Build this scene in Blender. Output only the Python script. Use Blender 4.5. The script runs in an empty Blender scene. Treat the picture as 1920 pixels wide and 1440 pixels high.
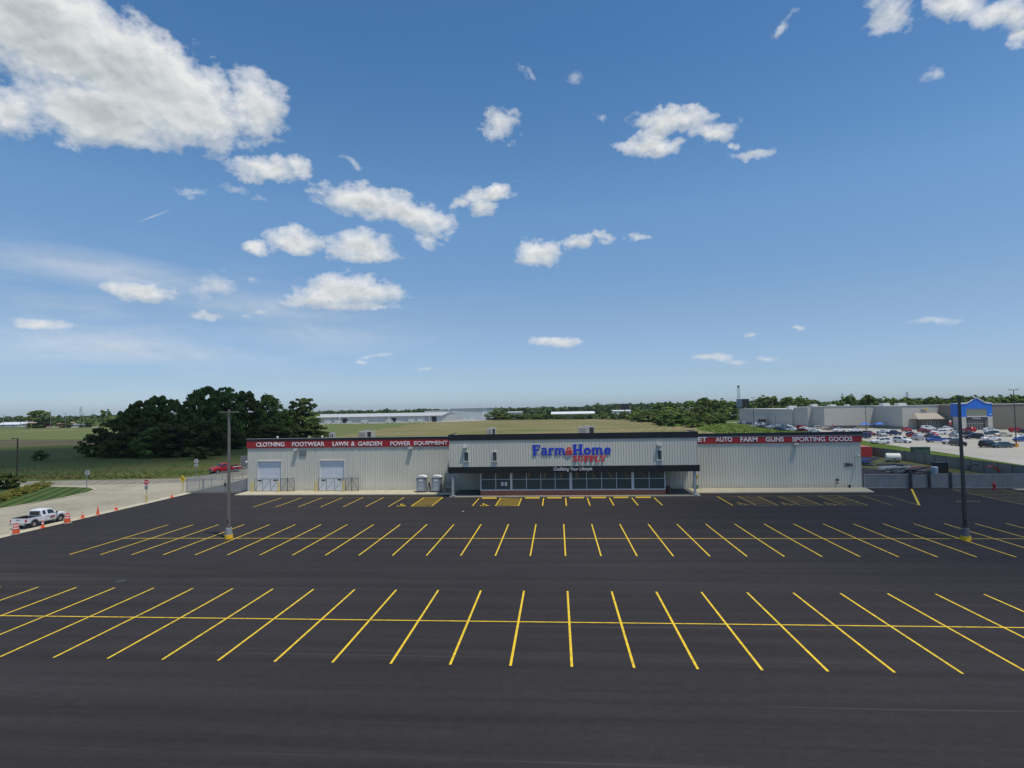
import bpy, bmesh, math, random
import numpy as np
from mathutils import Vector, Matrix
R = math.radians
random.seed(7)
scene = bpy.context.scene
COL = scene.collection

# ------------------------------------------------------------------ camera
cam_d = bpy.data.cameras.new("camera")
cam_d.sensor_width = 36.0
cam_d.lens = 1077.215 / 1920 * 36.0
cam_d.clip_start = 0.1
cam_d.clip_end = 20000
cam = bpy.data.objects.new("camera", cam_d)
COL.objects.link(cam)
_f = Vector((-0.077447, 0.996115, 0.041912)).normalized(); _r = Vector((0.996789, 0.07822, -0.017131)); _r = (_r - _f * _r.dot(_f)).normalized(); _u = _r.cross(_f)
cam.matrix_world = Matrix(((_r.x, _u.x, -_f.x, 0.0), (_r.y, _u.y, -_f.y, 0.0), (_r.z, _u.z, -_f.z, 11.5526), (0, 0, 0, 1)))
scene.camera = cam

# ------------------------------------------------------------------ exposure
scene.view_settings.view_transform = 'Standard'
scene.view_settings.look = 'None'
scene.view_settings.exposure = 0.0
scene.view_settings.gamma = 1.0
scene.view_settings.use_curve_mapping = False
scene.cycles.transparent_max_bounces = 24
scene.cycles.max_bounces = 6

# ------------------------------------------------------------------ sun
SUN_TRAVEL = Vector((-0.27, 0.22, -1.0)).normalized()
sun_d = bpy.data.lights.new("sun", 'SUN')
sun_d.energy = 3.3
sun_d.angle = R(0.5)
sun_d.color = (1.0, 0.93, 0.80)
sun = bpy.data.objects.new("sun", sun_d)
COL.objects.link(sun)
sun.rotation_euler = SUN_TRAVEL.to_track_quat('-Z', 'Y').to_euler()

# ------------------------------------------------------------------ world: Nishita sky with cumulus clouds laid out by azimuth and elevation
world = bpy.data.worlds.new("World")
scene.world = world
world.use_nodes = True
WN = world.node_tree.nodes; WL = world.node_tree.links
WN.clear()

def wn(kind, **kw):
    n = WN.new(kind)
    for k, v in kw.items():
        setattr(n, k, v)
    return n

def wmath(op, a, b=None, c=None, clamp=False):
    n = wn('ShaderNodeMath', operation=op, use_clamp=clamp)
    for i, v in enumerate((a, b, c)):
        if v is None: continue
        if isinstance(v, (int, float)): n.inputs[i].default_value = v
        else: WL.new(v, n.inputs[i])
    return n.outputs[0]

def wvec(op, a, b=None, scale=None):
    n = wn('ShaderNodeVectorMath', operation=op)
    for i, v in enumerate((a, b)):
        if v is None: continue
        if isinstance(v, tuple): n.inputs[i].default_value = v
        else: WL.new(v, n.inputs[i])
    if scale is not None: n.inputs['Scale'].default_value = scale
    return n.outputs['Value'] if op in ('LENGTH', 'DOT_PRODUCT') else n.outputs[0]

def wnoise(vec, scale, detail, rough=0.6):
    n = wn('ShaderNodeTexNoise', noise_dimensions='3D')
    n.inputs['Scale'].default_value = scale; n.inputs['Detail'].default_value = detail; n.inputs['Roughness'].default_value = rough
    WL.new(vec, n.inputs['Vector'])
    return n

def wramp(val, stops, interp='EASE'):
    n = wn('ShaderNodeValToRGB'); n.color_ramp.interpolation = interp
    e = n.color_ramp.elements
    e[0].position, e[0].color = stops[0][0], stops[0][1]
    e[1].position, e[1].color = stops[-1][0], stops[-1][1]
    for p, c in stops[1:-1]:
        q = e.new(p); q.color = c
    WL.new(val, n.inputs[0])
    return n.outputs[0]

# centre azimuth, centre elevation, half width, half height (radians), tilt (degrees), density
CLOUDS = [(-0.7697,0.4922,0.1195,0.0642,-6,1.6),(-0.6516,0.4637,0.1484,0.0619,-14,1.6),(-0.7028,0.4084,0.09,0.0395,2,1.3),(-0.5957,0.4322,0.073,0.0429,6,1),(-0.4946,0.4646,0.0402,0.0482,19.2,1),(-0.7984,0.3893,0.0346,0.0298,16.1,0.9),(-0.733,0.3779,0.0245,0.0211,-6.3,0.6),(-0.5365,0.4219,0.0216,0.0187,9.6,0.6),(-0.4778,0.3764,0.0629,0.0214,7.3,0.95),(-0.4329,0.3864,0.0267,0.0185,-13.5,0.8),(-0.5209,0.3424,0.0279,0.0054,-7.4,0.3),(-0.3214,0.3419,0.0798,0.0247,-4.4,1),(-0.254,0.3287,0.0729,0.0236,-19.8,1),(-0.1944,0.3177,0.026,0.0171,-8.9,0.6),(-0.2224,0.2956,0.0221,0.0172,-38.6,0.5),(-0.1142,0.3632,0.0489,0.0125,1.8,0.9),(-0.1239,0.3464,0.0244,0.0203,0,0.8),(-0.1613,0.3495,0.0187,0.0126,0.7,0.5),(-0.4413,0.2737,0.0494,0.0181,4.7,1),(-0.4975,0.2598,0.022,0.0089,0.3,0.8),(-0.3307,0.2727,0.0528,0.0256,-2.1,1.05),(-0.322,0.2534,0.053,0.0086,2.5,0.8),(-0.3659,0.1996,0.0688,0.0295,2.3,1),(-0.3136,0.1988,0.0583,0.0176,-3.3,0.85),(-0.4084,0.1805,0.0519,0.0147,2.5,0.8),(-0.3574,0.1763,0.0776,0.0088,1.8,0.6),(-0.6522,0.1779,0.0477,0.0138,-0.7,0.95),(-0.6846,0.1793,0.0203,0.009,5.8,0.7),(-0.5544,0.1942,0.0385,0.0242,4.5,0.42),(-0.5052,0.2102,0.0124,0.0074,4.3,0.3),(-0.7654,0.125,0.0302,0.0064,1.5,0.62),(-0.5638,0.1498,0.0249,0.0065,0.4,0.5),(-0.5105,0.1502,0.0123,0.005,2.9,0.35),(-0.4879,0.1589,0.0157,0.0059,2.8,0.4),(-0.0905,0.4652,0.0322,0.0247,-20.5,0.62),(-0.0739,0.4894,0.0246,0.0068,-10.9,0.4),(0.2084,0.4521,0.065,0.0164,-7.4,0.95),(0.1657,0.4189,0.0519,0.0155,-6.1,0.9),(0.1797,0.4367,0.0392,0.0214,23.4,0.85),(0.2744,0.427,0.0422,0.0119,-0.7,0.8),(0.301,0.4077,0.0107,0.006,-9.1,0.5),(0.3302,0.3855,0.029,0.0075,-4.5,0.55),(-0.0249,0.2644,0.0374,0.0212,-1.7,0.95),(-0.0363,0.2559,0.0281,0.0106,-1.5,0.8),(0.0425,0.2785,0.0296,0.0113,17.3,0.8),(0.0833,0.2901,0.0202,0.0077,-13.5,0.65),(0.0849,0.2796,0.0183,0.0052,-3.4,0.4),(0.1447,0.2824,0.0161,0.0051,-14.4,0.5),(-0.0001,0.1135,0.0463,0.0092,-3.5,0.8),(-0.3475,0.3988,0.0176,0.0063,-30.2,0.4),(-0.5865,0.3315,0.0189,0.0052,8.7,0.3),(0.5258,0.5223,0.0298,0.0227,-17.4,0.55),(0.5999,0.5075,0.0431,0.0161,-19.7,0.8),(0.6546,0.4761,0.0328,0.0192,-21,0.8),(0.6664,0.4466,0.0176,0.0115,-20.7,0.75),(0.5754,0.4352,0.0188,0.0081,-2.2,0.38),(0.38,0.542,0.022,0.0057,26.9,0.33),(0.0863,0.4673,0.0111,0.0061,-4.6,0.35),(-0.0377,0.5365,0.019,0.0065,-51.7,0.28),(0.0452,0.5274,0.015,0.0101,36.2,0.25),(0.5557,0.1135,0.0329,0.0052,-7.9,0.42),(0.2506,0.079,0.0317,0.0061,0.4,0.5),(0.2994,0.0672,0.0161,0.0043,-2.6,0.45),(0.388,0.1185,0.0134,0.0033,-4.5,0.45),(0.3208,0.1115,0.0111,0.0034,-3.7,0.4),(0.3408,0.0721,0.0171,0.0042,-2.9,0.35),(-0.3143,0.0917,0.0264,0.0045,5.3,0.42),(-0.3319,0.0808,0.0122,0.0036,0.2,0.35),(-0.2276,0.0706,0.0182,0.0037,-0.4,0.35),(-0.6805,0.084,0.0101,0.0031,2.1,0.35)]
tc = wn('ShaderNodeTexCoord')
sep = wn('ShaderNodeSeparateXYZ'); WL.new(tc.outputs['Generated'], sep.inputs[0])
az = wmath('ARCTAN2', sep.outputs[0], sep.outputs[1])
el = wmath('ARCSINE', sep.outputs[2])
comb = wn('ShaderNodeCombineXYZ'); WL.new(az, comb.inputs[0]); WL.new(el, comb.inputs[1])
P = comb.outputs[0]
warp_c = wnoise(P, 22.0, 4.0, 0.6)
warp_v = wvec('SCALE', wvec('SUBTRACT', warp_c.outputs['Color'], (0.5, 0.5, 0.5)), scale=0.042)
# less displacement for the flat little clouds near the horizon
wfac = wmath('MULTIPLY_ADD', el, 2.6, 0.12, clamp=True)
wsc = wn('ShaderNodeVectorMath', operation='SCALE'); WL.new(warp_v, wsc.inputs[0]); WL.new(wfac, wsc.inputs['Scale'])
PW = wvec('ADD', P, wsc.outputs[0])
field = None; faint = None; ysum = None; msum = None
for (ca, ce, ra, re, tilt, w) in CLOUDS:
    if (ca, ce) in ((-0.4778, 0.3764), (-0.4329, 0.3864)): ra *= 0.86; re *= 0.80
    if w < 0.5: w *= 1.5; weak = True
    else: weak = False
    m = wn('ShaderNodeMapping', vector_type='TEXTURE')
    m.inputs['Location'].default_value = (ca, ce, 0); m.inputs['Rotation'].default_value = (0, 0, R(tilt)); m.inputs['Scale'].default_value = (ra, re, 1)
    WL.new(PW, m.inputs['Vector'])
    L = wvec('LENGTH', m.outputs[0])
    Fi = wmath('MULTIPLY_ADD', L, -w * 0.85, w)
    if weak:
        faint = Fi if faint is None else wmath('MAXIMUM', faint, Fi)
        continue
    field = Fi if field is None else wmath('SMOOTH_MAX', field, Fi, 0.09)
    if w >= 0.8:
        sy_ = wn('ShaderNodeSeparateXYZ'); WL.new(m.outputs[0], sy_.inputs[0])
        mi = wmath('MULTIPLY_ADD', L, -0.8, 1.0, clamp=True)
        yi = wmath('MULTIPLY', mi, sy_.outputs[1])
        ysum = yi if ysum is None else wmath('ADD', ysum, yi)
        msum = mi if msum is None else wmath('ADD', msum, mi)
stretch = wn('ShaderNodeMapping'); stretch.inputs['Scale'].default_value = (1.0, 1.5, 1.0); WL.new(P, stretch.inputs['Vector'])
PS = stretch.outputs[0]
n1 = wnoise(PS, 30.0, 9.0, 0.62)
n1v = wmath('SUBTRACT', n1.outputs['Fac'], 0.5)
dens = wmath('MULTIPLY_ADD', n1v, 1.3, field)
mask = wramp(dens, [(0.0, (0, 0, 0, 1)), (0.24, (0.5, 0.5, 0.5, 1)), (0.7, (0.97, 0.97, 0.97, 1))], 'LINEAR')
fmask = wmath('MULTIPLY', wramp(wmath('MULTIPLY_ADD', n1v, 1.5, faint), [(0.05, (0, 0, 0, 1)), (0.6, (1, 1, 1, 1))], 'LINEAR'), 0.55)
mask = wmath('MAXIMUM', mask, fmask)
# self shading of the clouds: compare the noise with the same noise a little nearer the sun (up)
off = wvec('ADD', PS, (0.004, 0.014, 0.0))
n2 = wnoise(off, 30.0, 5.0, 0.55)
n3 = wnoise(PS, 30.0, 5.0, 0.55)
relief = wmath('SUBTRACT', n3.outputs['Fac'], n2.outputs['Fac'])
big = wnoise(PS, 9.0, 3.0, 0.5)
shade = wmath('MULTIPLY_ADD', relief, 1.15, 0.72)
shade = wmath('ADD', shade, wmath('MULTIPLY', wmath('SUBTRACT', big.outputs['Fac'], 0.5), 0.9))
thick = wmath('MULTIPLY', wmath('SUBTRACT', field, 0.55, clamp=True), -0.75)
vert = wmath('DIVIDE', ysum, wmath('MAXIMUM', msum, 0.05))
shade = wmath('MULTIPLY_ADD', vert, 0.42, shade)
shade = wmath('ADD', shade, thick, clamp=True)
ccol = wramp(shade, [(0.0, (0.48, 0.52, 0.535, 1)), (0.45, (0.63, 0.66, 0.67, 1)), (1.0, (0.83, 0.835, 0.83, 1))], 'LINEAR')
# thin high cirrus and haze streaks low on the left
cm = wn('ShaderNodeMapping'); cm.inputs['Scale'].default_value = (2.2, 13.0, 1.0); cm.inputs['Rotation'].default_value = (0, 0, R(4)); WL.new(P, cm.inputs['Vector'])
cn = wnoise(cm.outputs[0], 1.6, 6.0, 0.55)
cmask = wramp(cn.outputs['Fac'], [(0.42, (0, 0, 0, 1)), (0.72, (1, 1, 1, 1))], 'LINEAR')
side = wramp(wmath('MULTIPLY_ADD', az, 1.0, 1.0, clamp=True), [(0.30, (1, 1, 1, 1)), (0.85, (0.15, 0.15, 0.15, 1)), (1.0, (0.0, 0.0, 0.0, 1))], 'LINEAR')
alt = wramp(el, [(0.0, (0.35, 0.35, 0.35, 1)), (0.12, (1, 1, 1, 1)), (0.27, (0, 0, 0, 1))], 'LINEAR')
cir = wmath('MULTIPLY', wmath('MULTIPLY', cmask, side), alt)
cir = wmath('MULTIPLY', cir, 0.42)
def streak(ca, ce, ra, re, tilt, amount):
    m = wn('ShaderNodeMapping', vector_type='TEXTURE')
    m.inputs['Location'].default_value = (ca, ce, 0); m.inputs['Rotation'].default_value = (0, 0, R(tilt)); m.inputs['Scale'].default_value = (ra, re, 1)
    WL.new(P, m.inputs['Vector'])
    L = wvec('LENGTH', m.outputs[0])
    return wmath('MULTIPLY', wmath('SUBTRACT', 1.0, L, clamp=True), amount)
for s in ((-0.70, 0.205, 0.17, 0.030, -3, 0.55), (-0.50, 0.17, 0.18, 0.030, -2, 0.25), (-0.42, 0.12, 0.14, 0.03, -3, 0.25), (-0.7, 0.10, 0.16, 0.03, -1, 0.25), (-0.637, 0.288, 0.030, 0.0016, 30, 0.5)):
    cir = wmath('ADD', cir, streak(*s), clamp=True)
hazy = wmath('MULTIPLY', cir, wmath('MULTIPLY_ADD', wmath('SUBTRACT', cn.outputs['Fac'], 0.5), 0.8, 0.85))
mask_all = wmath('MAXIMUM', mask, hazy, clamp=True)
sky = wn('ShaderNodeTexSky', sky_type='NISHITA')
sky.sun_disc = False
sky.sun_elevation = math.asin(-SUN_TRAVEL.z)
sky.sun_rotation = math.atan2(-SUN_TRAVEL.x, -SUN_TRAVEL.y)
sky.altitude = 200; sky.air_density = 1.0; sky.dust_density = 0.5; sky.ozone_density = 1.6
bg_sky = wn('ShaderNodeBackground'); bg_sky.inputs['Strength'].default_value = 0.11
hs_ = wn('ShaderNodeHueSaturation'); hs_.inputs['Saturation'].default_value = 1.22; WL.new(sky.outputs[0], hs_.inputs['Color'])
tint = wn('ShaderNodeMix', data_type='RGBA', blend_type='MULTIPLY'); tint.inputs[0].default_value = 1.0; WL.new(hs_.outputs[0], tint.inputs[6])
tcol = wramp(wmath('DIVIDE', el, 1.6), [(0.0, (0.62, 0.82, 1.30, 1)), (0.0125, (0.62, 0.82, 1.30, 1)), (0.035, (0.69, 0.78, 1.07, 1)), (0.094, (1.02, 0.95, 0.99, 1)), (0.206, (1.32, 1.28, 1.22, 1)), (0.362, (0.98, 1.14, 1.17, 1)), (1.0, (1.05, 1.05, 0.95, 1))], 'LINEAR'); WL.new(tcol, tint.inputs[7])
WL.new(tint.outputs[2], bg_sky.inputs['Color'])
bg_cl = wn('ShaderNodeBackground'); bg_cl.inputs['Strength'].default_value = 1.0
WL.new(ccol, bg_cl.inputs['Color'])
mix = wn('ShaderNodeMixShader'); WL.new(mask_all, mix.inputs[0]); WL.new(bg_sky.outputs[0], mix.inputs[1]); WL.new(bg_cl.outputs[0], mix.inputs[2])
wo = wn('ShaderNodeOutputWorld'); WL.new(mix.outputs[0], wo.inputs['Surface'])
world.cycles.sampling_method = 'MANUAL'; world.cycles.sample_map_resolution = 512

# ------------------------------------------------------------------ materials
MATS = {}
def mat(name, col, rough=0.7, metal=0.0, var=0.0, vscale=3.0, bump=0.0, bscale=40.0, spec=0.5, trans=0.0, rand=0.0, stretch=None, emit=None, detail=4.0):
    if name in MATS: return MATS[name]
    m = bpy.data.materials.new(name); m.use_nodes = True
    N = m.node_tree.nodes; L = m.node_tree.links
    b = N['Principled BSDF']; out = N['Material Output']
    b.inputs['Base Color'].default_value = (*col, 1); b.inputs['Roughness'].default_value = rough; b.inputs['Metallic'].default_value = metal
    b.inputs['Specular IOR Level'].default_value = spec
    if emit: b.inputs['Emission Color'].default_value = (*emit, 1); b.inputs['Emission Strength'].default_value = 1
    vec = None
    if var or bump:
        t = N.new('ShaderNodeTexCoord'); vec = t.outputs['Object']
        if stretch:
            mp = N.new('ShaderNodeMapping'); mp.inputs['Scale'].default_value = stretch; L.new(vec, mp.inputs[0]); vec = mp.outputs[0]
    colsock = None
    if var or rand:
        hsv = N.new('ShaderNodeHueSaturation'); hsv.inputs['Color'].default_value = (*col, 1)
        val = None
        if var:
            n = N.new('ShaderNodeTexNoise'); n.inputs['Scale'].default_value = vscale; n.inputs['Detail'].default_value = detail; L.new(vec, n.inputs['Vector'])
            mr = N.new('ShaderNodeMapRange'); mr.inputs[1].default_value = 0.3; mr.inputs[2].default_value = 0.7; mr.inputs[3].default_value = 1 - var; mr.inputs[4].default_value = 1 + var
            L.new(n.outputs['Fac'], mr.inputs[0]); val = mr.outputs[0]
        if rand:
            oi = N.new('ShaderNodeObjectInfo'); mr2 = N.new('ShaderNodeMapRange'); mr2.inputs[3].default_value = 1 - rand; mr2.inputs[4].default_value = 1 + rand
            L.new(oi.outputs['Random'], mr2.inputs[0])
            mr3 = N.new('ShaderNodeMapRange'); mr3.inputs[3].default_value = 0.5 - rand * 0.06; mr3.inputs[4].default_value = 0.5 + rand * 0.05
            L.new(oi.outputs['Random'], mr3.inputs[0]); L.new(mr3.outputs[0], hsv.inputs['Hue'])
            if val is not None:
                mm = N.new('ShaderNodeMath'); mm.operation = 'MULTIPLY'; L.new(val, mm.inputs[0]); L.new(mr2.outputs[0], mm.inputs[1]); val = mm.outputs[0]
            else: val = mr2.outputs[0]
        L.new(val, hsv.inputs['Value']); colsock = hsv.outputs[0]
        L.new(colsock, b.inputs['Base Color'])
    if bump:
        n = N.new('ShaderNodeTexNoise'); n.inputs['Scale'].default_value = bscale; n.inputs['Detail'].default_value = 3; L.new(vec, n.inputs['Vector'])
        bp = N.new('ShaderNodeBump'); bp.inputs['Strength'].default_value = bump; bp.inputs['Distance'].default_value = 0.02
        L.new(n.outputs['Fac'], bp.inputs['Height']); L.new(bp.outputs[0], b.inputs['Normal'])
    if trans:
        tb = N.new('ShaderNodeBsdfTransparent'); mx = N.new('ShaderNodeMixShader'); mx.inputs[0].default_value = trans
        L.new(b.outputs[0], mx.inputs[1]); L.new(tb.outputs[0], mx.inputs[2]); L.new(mx.outputs[0], out.inputs[0])
    MATS[name] = m
    return m

def bands_mat(name, stops_noise, rough=0.95, scale=0.05, stretch=(1, 1, 1), fine=0.3, fscale=1.5, detail=8, extra=None):
    """ground cover: colours picked by a broad noise, broken up by a fine one"""
    m = bpy.data.materials.new(name); m.use_nodes = True
    N = m.node_tree.nodes; L = m.node_tree.links; b = N['Principled BSDF']
    b.inputs['Roughness'].default_value = rough; b.inputs['Specular IOR Level'].default_value = 0.15
    t = N.new('ShaderNodeTexCoord'); mp = N.new('ShaderNodeMapping'); mp.inputs['Scale'].default_value = stretch; L.new(t.outputs['Object'], mp.inputs[0])
    n = N.new('ShaderNodeTexNoise'); n.inputs['Scale'].default_value = scale; n.inputs['Detail'].default_value = detail; n.inputs['Roughness'].default_value = 0.6; L.new(mp.outputs[0], n.inputs['Vector'])
    r = N.new('ShaderNodeValToRGB'); L.new(n.outputs['Fac'], r.inputs[0])
    e = r.color_ramp.elements; e[0].position, e[0].color = stops_noise[0][0], (*stops_noise[0][1], 1); e[1].position, e[1].color = stops_noise[-1][0], (*stops_noise[-1][1], 1)
    for p, c in stops_noise[1:-1]: q = e.new(p); q.color = (*c, 1)
    f = N.new('ShaderNodeTexNoise'); f.inputs['Scale'].default_value = fscale; f.inputs['Detail'].default_value = 6; f.inputs['Roughness'].default_value = 0.7; L.new(mp.outputs[0] if stretch != (1, 1, 1) else t.outputs['Object'], f.inputs['Vector'])
    mr = N.new('ShaderNodeMapRange'); mr.inputs[1].default_value = 0.3; mr.inputs[2].default_value = 0.7; mr.inputs[3].default_value = 1 - fine; mr.inputs[4].default_value = 1 + fine; L.new(f.outputs['Fac'], mr.inputs[0])
    h = N.new('ShaderNodeHueSaturation'); L.new(r.outputs[0], h.inputs['Color']); L.new(mr.outputs[0], h.inputs['Value'])
    last = h.outputs[0]
    if extra: last = extra(N, L, t, last)
    L.new(last, b.inputs['Base Color'])
    bp = N.new('ShaderNodeBump'); bp.inputs['Strength'].default_value = 0.5; bp.inputs['Distance'].default_value = 0.05; L.new(f.outputs['Fac'], bp.inputs['Height']); L.new(bp.outputs[0], b.inputs['Normal'])
    MATS[name] = m
    return m

def mulcol(N, L, a, fac, c=(1, 1, 1, 1), blend='MIX'):
    mx = N.new('ShaderNodeMix'); mx.data_type = 'RGBA'; mx.blend_type = blend
    L.new(fac, mx.inputs[0]); L.new(a, mx.inputs[6])
    if isinstance(c, tuple): mx.inputs[7].default_value = c
    else: L.new(c, mx.inputs[7])
    return mx.outputs[2]

def asphalt_extra(N, L, t, last):
    # paving lanes laid along X: broad tone per lane, thin dusty seams, roller streaks
    sp = N.new('ShaderNodeSeparateXYZ'); L.new(t.outputs['Object'], sp.inputs[0])
    mp = N.new('ShaderNodeMapping'); mp.inputs['Scale'].default_value = (0.02, 0.9, 1); L.new(t.outputs['Object'], mp.inputs[0])
    st = N.new('ShaderNodeTexNoise'); st.inputs['Scale'].default_value = 1.0; st.inputs['Detail'].default_value = 7; st.inputs['Roughness'].default_value = 0.65; L.new(mp.outputs[0], st.inputs['Vector'])
    r = N.new('ShaderNodeMapRange'); r.inputs[1].default_value = 0.3; r.inputs[2].default_value = 0.72; r.inputs[3].default_value = 0.76; r.inputs[4].default_value = 1.30; L.new(st.outputs['Fac'], r.inputs[0])
    h = N.new('ShaderNodeHueSaturation'); L.new(last, h.inputs['Color']); L.new(r.outputs[0], h.inputs['Value']); last = h.outputs[0]
    # seams every 3.9 m
    wob = N.new('ShaderNodeTexNoise'); wob.inputs['Scale'].default_value = 0.05; L.new(t.outputs['Object'], wob.inputs['Vector'])
    yy = N.new('ShaderNodeMath'); yy.operation = 'MULTIPLY_ADD'; L.new(wob.outputs['Fac'], yy.inputs[0]); yy.inputs[1].default_value = 0.5; L.new(sp.outputs[1], yy.inputs[2])
    md = N.new('ShaderNodeMath'); md.operation = 'PINGPONG'; md.inputs[1].default_value = 1.95; L.new(yy.outputs[0], md.inputs[0])
    sm = N.new('ShaderNodeMapRange'); sm.inputs[1].default_value = 0.0; sm.inputs[2].default_value = 0.06; sm.inputs[3].default_value = 1; sm.inputs[4].default_value = 0; L.new(md.outputs[0], sm.inputs[0])
    mp2 = N.new('ShaderNodeMapping'); mp2.inputs['Scale'].default_value = (0.05, 0.25, 1); L.new(t.outputs['Object'], mp2.inputs[0])
    ns = N.new('ShaderNodeTexNoise'); ns.inputs['Scale'].default_value = 1.0; ns.inputs['Detail'].default_value = 5; L.new(mp2.outputs[0], ns.inputs['Vector'])
    nr = N.new('ShaderNodeMapRange'); nr.inputs[1].default_value = 0.48; nr.inputs[2].default_value = 0.66; nr.inputs[3].default_value = 0; nr.inputs[4].default_value = 0.42; L.new(ns.outputs['Fac'], nr.inputs[0])
    mm = N.new('ShaderNodeMath'); mm.operation = 'MULTIPLY'; L.new(sm.outputs[0], mm.inputs[0]); L.new(nr.outputs[0], mm.inputs[1])
    last = mulcol(N, L, last, mm.outputs[0], (0.12, 0.115, 0.11, 1))
    # dusty brown tracking on the left aisle
    mp3 = N.new('ShaderNodeMapping'); mp3.inputs['Location'].default_value = (-46, 40, 0); mp3.inputs['Scale'].default_value = (26, 5, 1); mp3.vector_type = 'TEXTURE'; L.new(t.outputs['Object'], mp3.inputs[0])
    ln = N.new('ShaderNodeVectorMath'); ln.operation = 'LENGTH'; L.new(mp3.outputs[0], ln.inputs[0])
    dm = N.new('ShaderNodeMapRange'); dm.inputs[1].default_value = 0.2; dm.inputs[2].default_value = 1.1; dm.inputs[3].default_value = 0.9; dm.inputs[4].default_value = 0.0; L.new(ln.outputs['Value'], dm.inputs[0])
    mp4 = N.new('ShaderNodeMapping'); mp4.inputs['Scale'].default_value = (0.09, 1.1, 1); L.new(t.outputs['Object'], mp4.inputs[0])
    n4 = N.new('ShaderNodeTexNoise'); n4.inputs['Scale'].default_value = 1.0; n4.inputs['Detail'].default_value = 6; L.new(mp4.outputs[0], n4.inputs['Vector'])
    q4 = N.new('ShaderNodeMapRange'); q4.inputs[1].default_value = 0.42; q4.inputs[2].default_value = 0.68; q4.inputs[3].default_value = 0.0; q4.inputs[4].default_value = 0.55; L.new(n4.outputs['Fac'], q4.inputs[0])
    m5 = N.new('ShaderNodeMath'); m5.operation = 'MULTIPLY'; L.new(dm.outputs[0], m5.inputs[0]); L.new(q4.outputs[0], m5.inputs[1])
    last = mulcol(N, L, last, m5.outputs[0], (0.085, 0.075, 0.06, 1))
    # aggregate speckle
    vn = N.new('ShaderNodeTexNoise'); vn.inputs['Scale'].default_value = 22.0; vn.inputs['Detail'].default_value = 2; L.new(t.outputs['Object'], vn.inputs['Vector'])
    vr = N.new('ShaderNodeMapRange'); vr.inputs[1].default_value = 0.35; vr.inputs[2].default_value = 0.7; vr.inputs[3].default_value = 0.78; vr.inputs[4].default_value = 1.3; L.new(vn.outputs['Fac'], vr.inputs[0])
    h2 = N.new('ShaderNodeHueSaturation'); L.new(last, h2.inputs['Color']); L.new(vr.outputs[0], h2.inputs['Value'])
    return h2.outputs[0]

def joints_extra(size, dark=0.6):
    def f(N, L, t, last):
        sp = N.new('ShaderNodeSeparateXYZ'); L.new(t.outputs['Object'], sp.inputs[0])
        prev = None
        for ax in (0, 1):
            md = N.new('ShaderNodeMath'); md.operation = 'PINGPONG'; md.inputs[1].default_value = size / 2; L.new(sp.outputs[ax], md.inputs[0])
            lt = N.new('ShaderNodeMath'); lt.operation = 'LESS_THAN'; lt.inputs[1].default_value = 0.035; L.new(md.outputs[0], lt.inputs[0])
            if prev is None: prev = lt.outputs[0]
            else:
                mx = N.new('ShaderNodeMath'); mx.operation = 'MAXIMUM'; L.new(prev, mx.inputs[0]); L.new(lt.outputs[0], mx.inputs[1]); prev = mx.outputs[0]
        sc = N.new('ShaderNodeMath'); sc.operation = 'MULTIPLY'; sc.inputs[1].default_value = dark; L.new(prev, sc.inputs[0])
        return mulcol(N, L, last, sc.outputs[0], (0.14, 0.12, 0.1, 1))
    return f

def mown_extra(N, L, t, last):
    mp = N.new('ShaderNodeMapping'); mp.inputs['Rotation'].default_value = (0, 0, R(-28)); L.new(t.outputs['Object'], mp.inputs[0])
    sp = N.new('ShaderNodeSeparateXYZ'); L.new(mp.outputs[0], sp.inputs[0])
    md = N.new('ShaderNodeMath'); md.operation = 'PINGPONG'; md.inputs[1].default_value = 0.8; L.new(sp.outputs[0], md.inputs[0])
    r = N.new('ShaderNodeMapRange'); r.inputs[1].default_value = 0.3; r.inputs[2].default_value = 0.5; r.inputs[3].default_value = 0.72; r.inputs[4].default_value = 1.3; L.new(md.outputs[0], r.inputs[0])
    h = N.new('ShaderNodeHueSaturation'); L.new(last, h.inputs['Color']); L.new(r.outputs[0], h.inputs['Value'])
    return h.outputs[0]

def rows_extra(N, L, t, last):
    mp = N.new('ShaderNodeMapping'); mp.inputs['Rotation'].default_value = (0, 0, R(12)); L.new(t.outputs['Object'], mp.inputs[0])
    sp = N.new('ShaderNodeSeparateXYZ'); L.new(mp.outputs[0], sp.inputs[0])
    md = N.new('ShaderNodeMath'); md.operation = 'PINGPONG'; md.inputs[1].default_value = 2.2; L.new(sp.outputs[0], md.inputs[0])
    r = N.new('ShaderNodeMapRange'); r.inputs[1].default_value = 0.3; r.inputs[2].default_value = 1.9; r.inputs[3].default_value = 0.9; r.inputs[4].default_value = 1.1; L.new(md.outputs[0], r.inputs[0])
    h = N.new('ShaderNodeHueSaturation'); L.new(last, h.inputs['Color']); L.new(r.outputs[0], h.inputs['Value'])
    return h.outputs[0]

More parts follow.
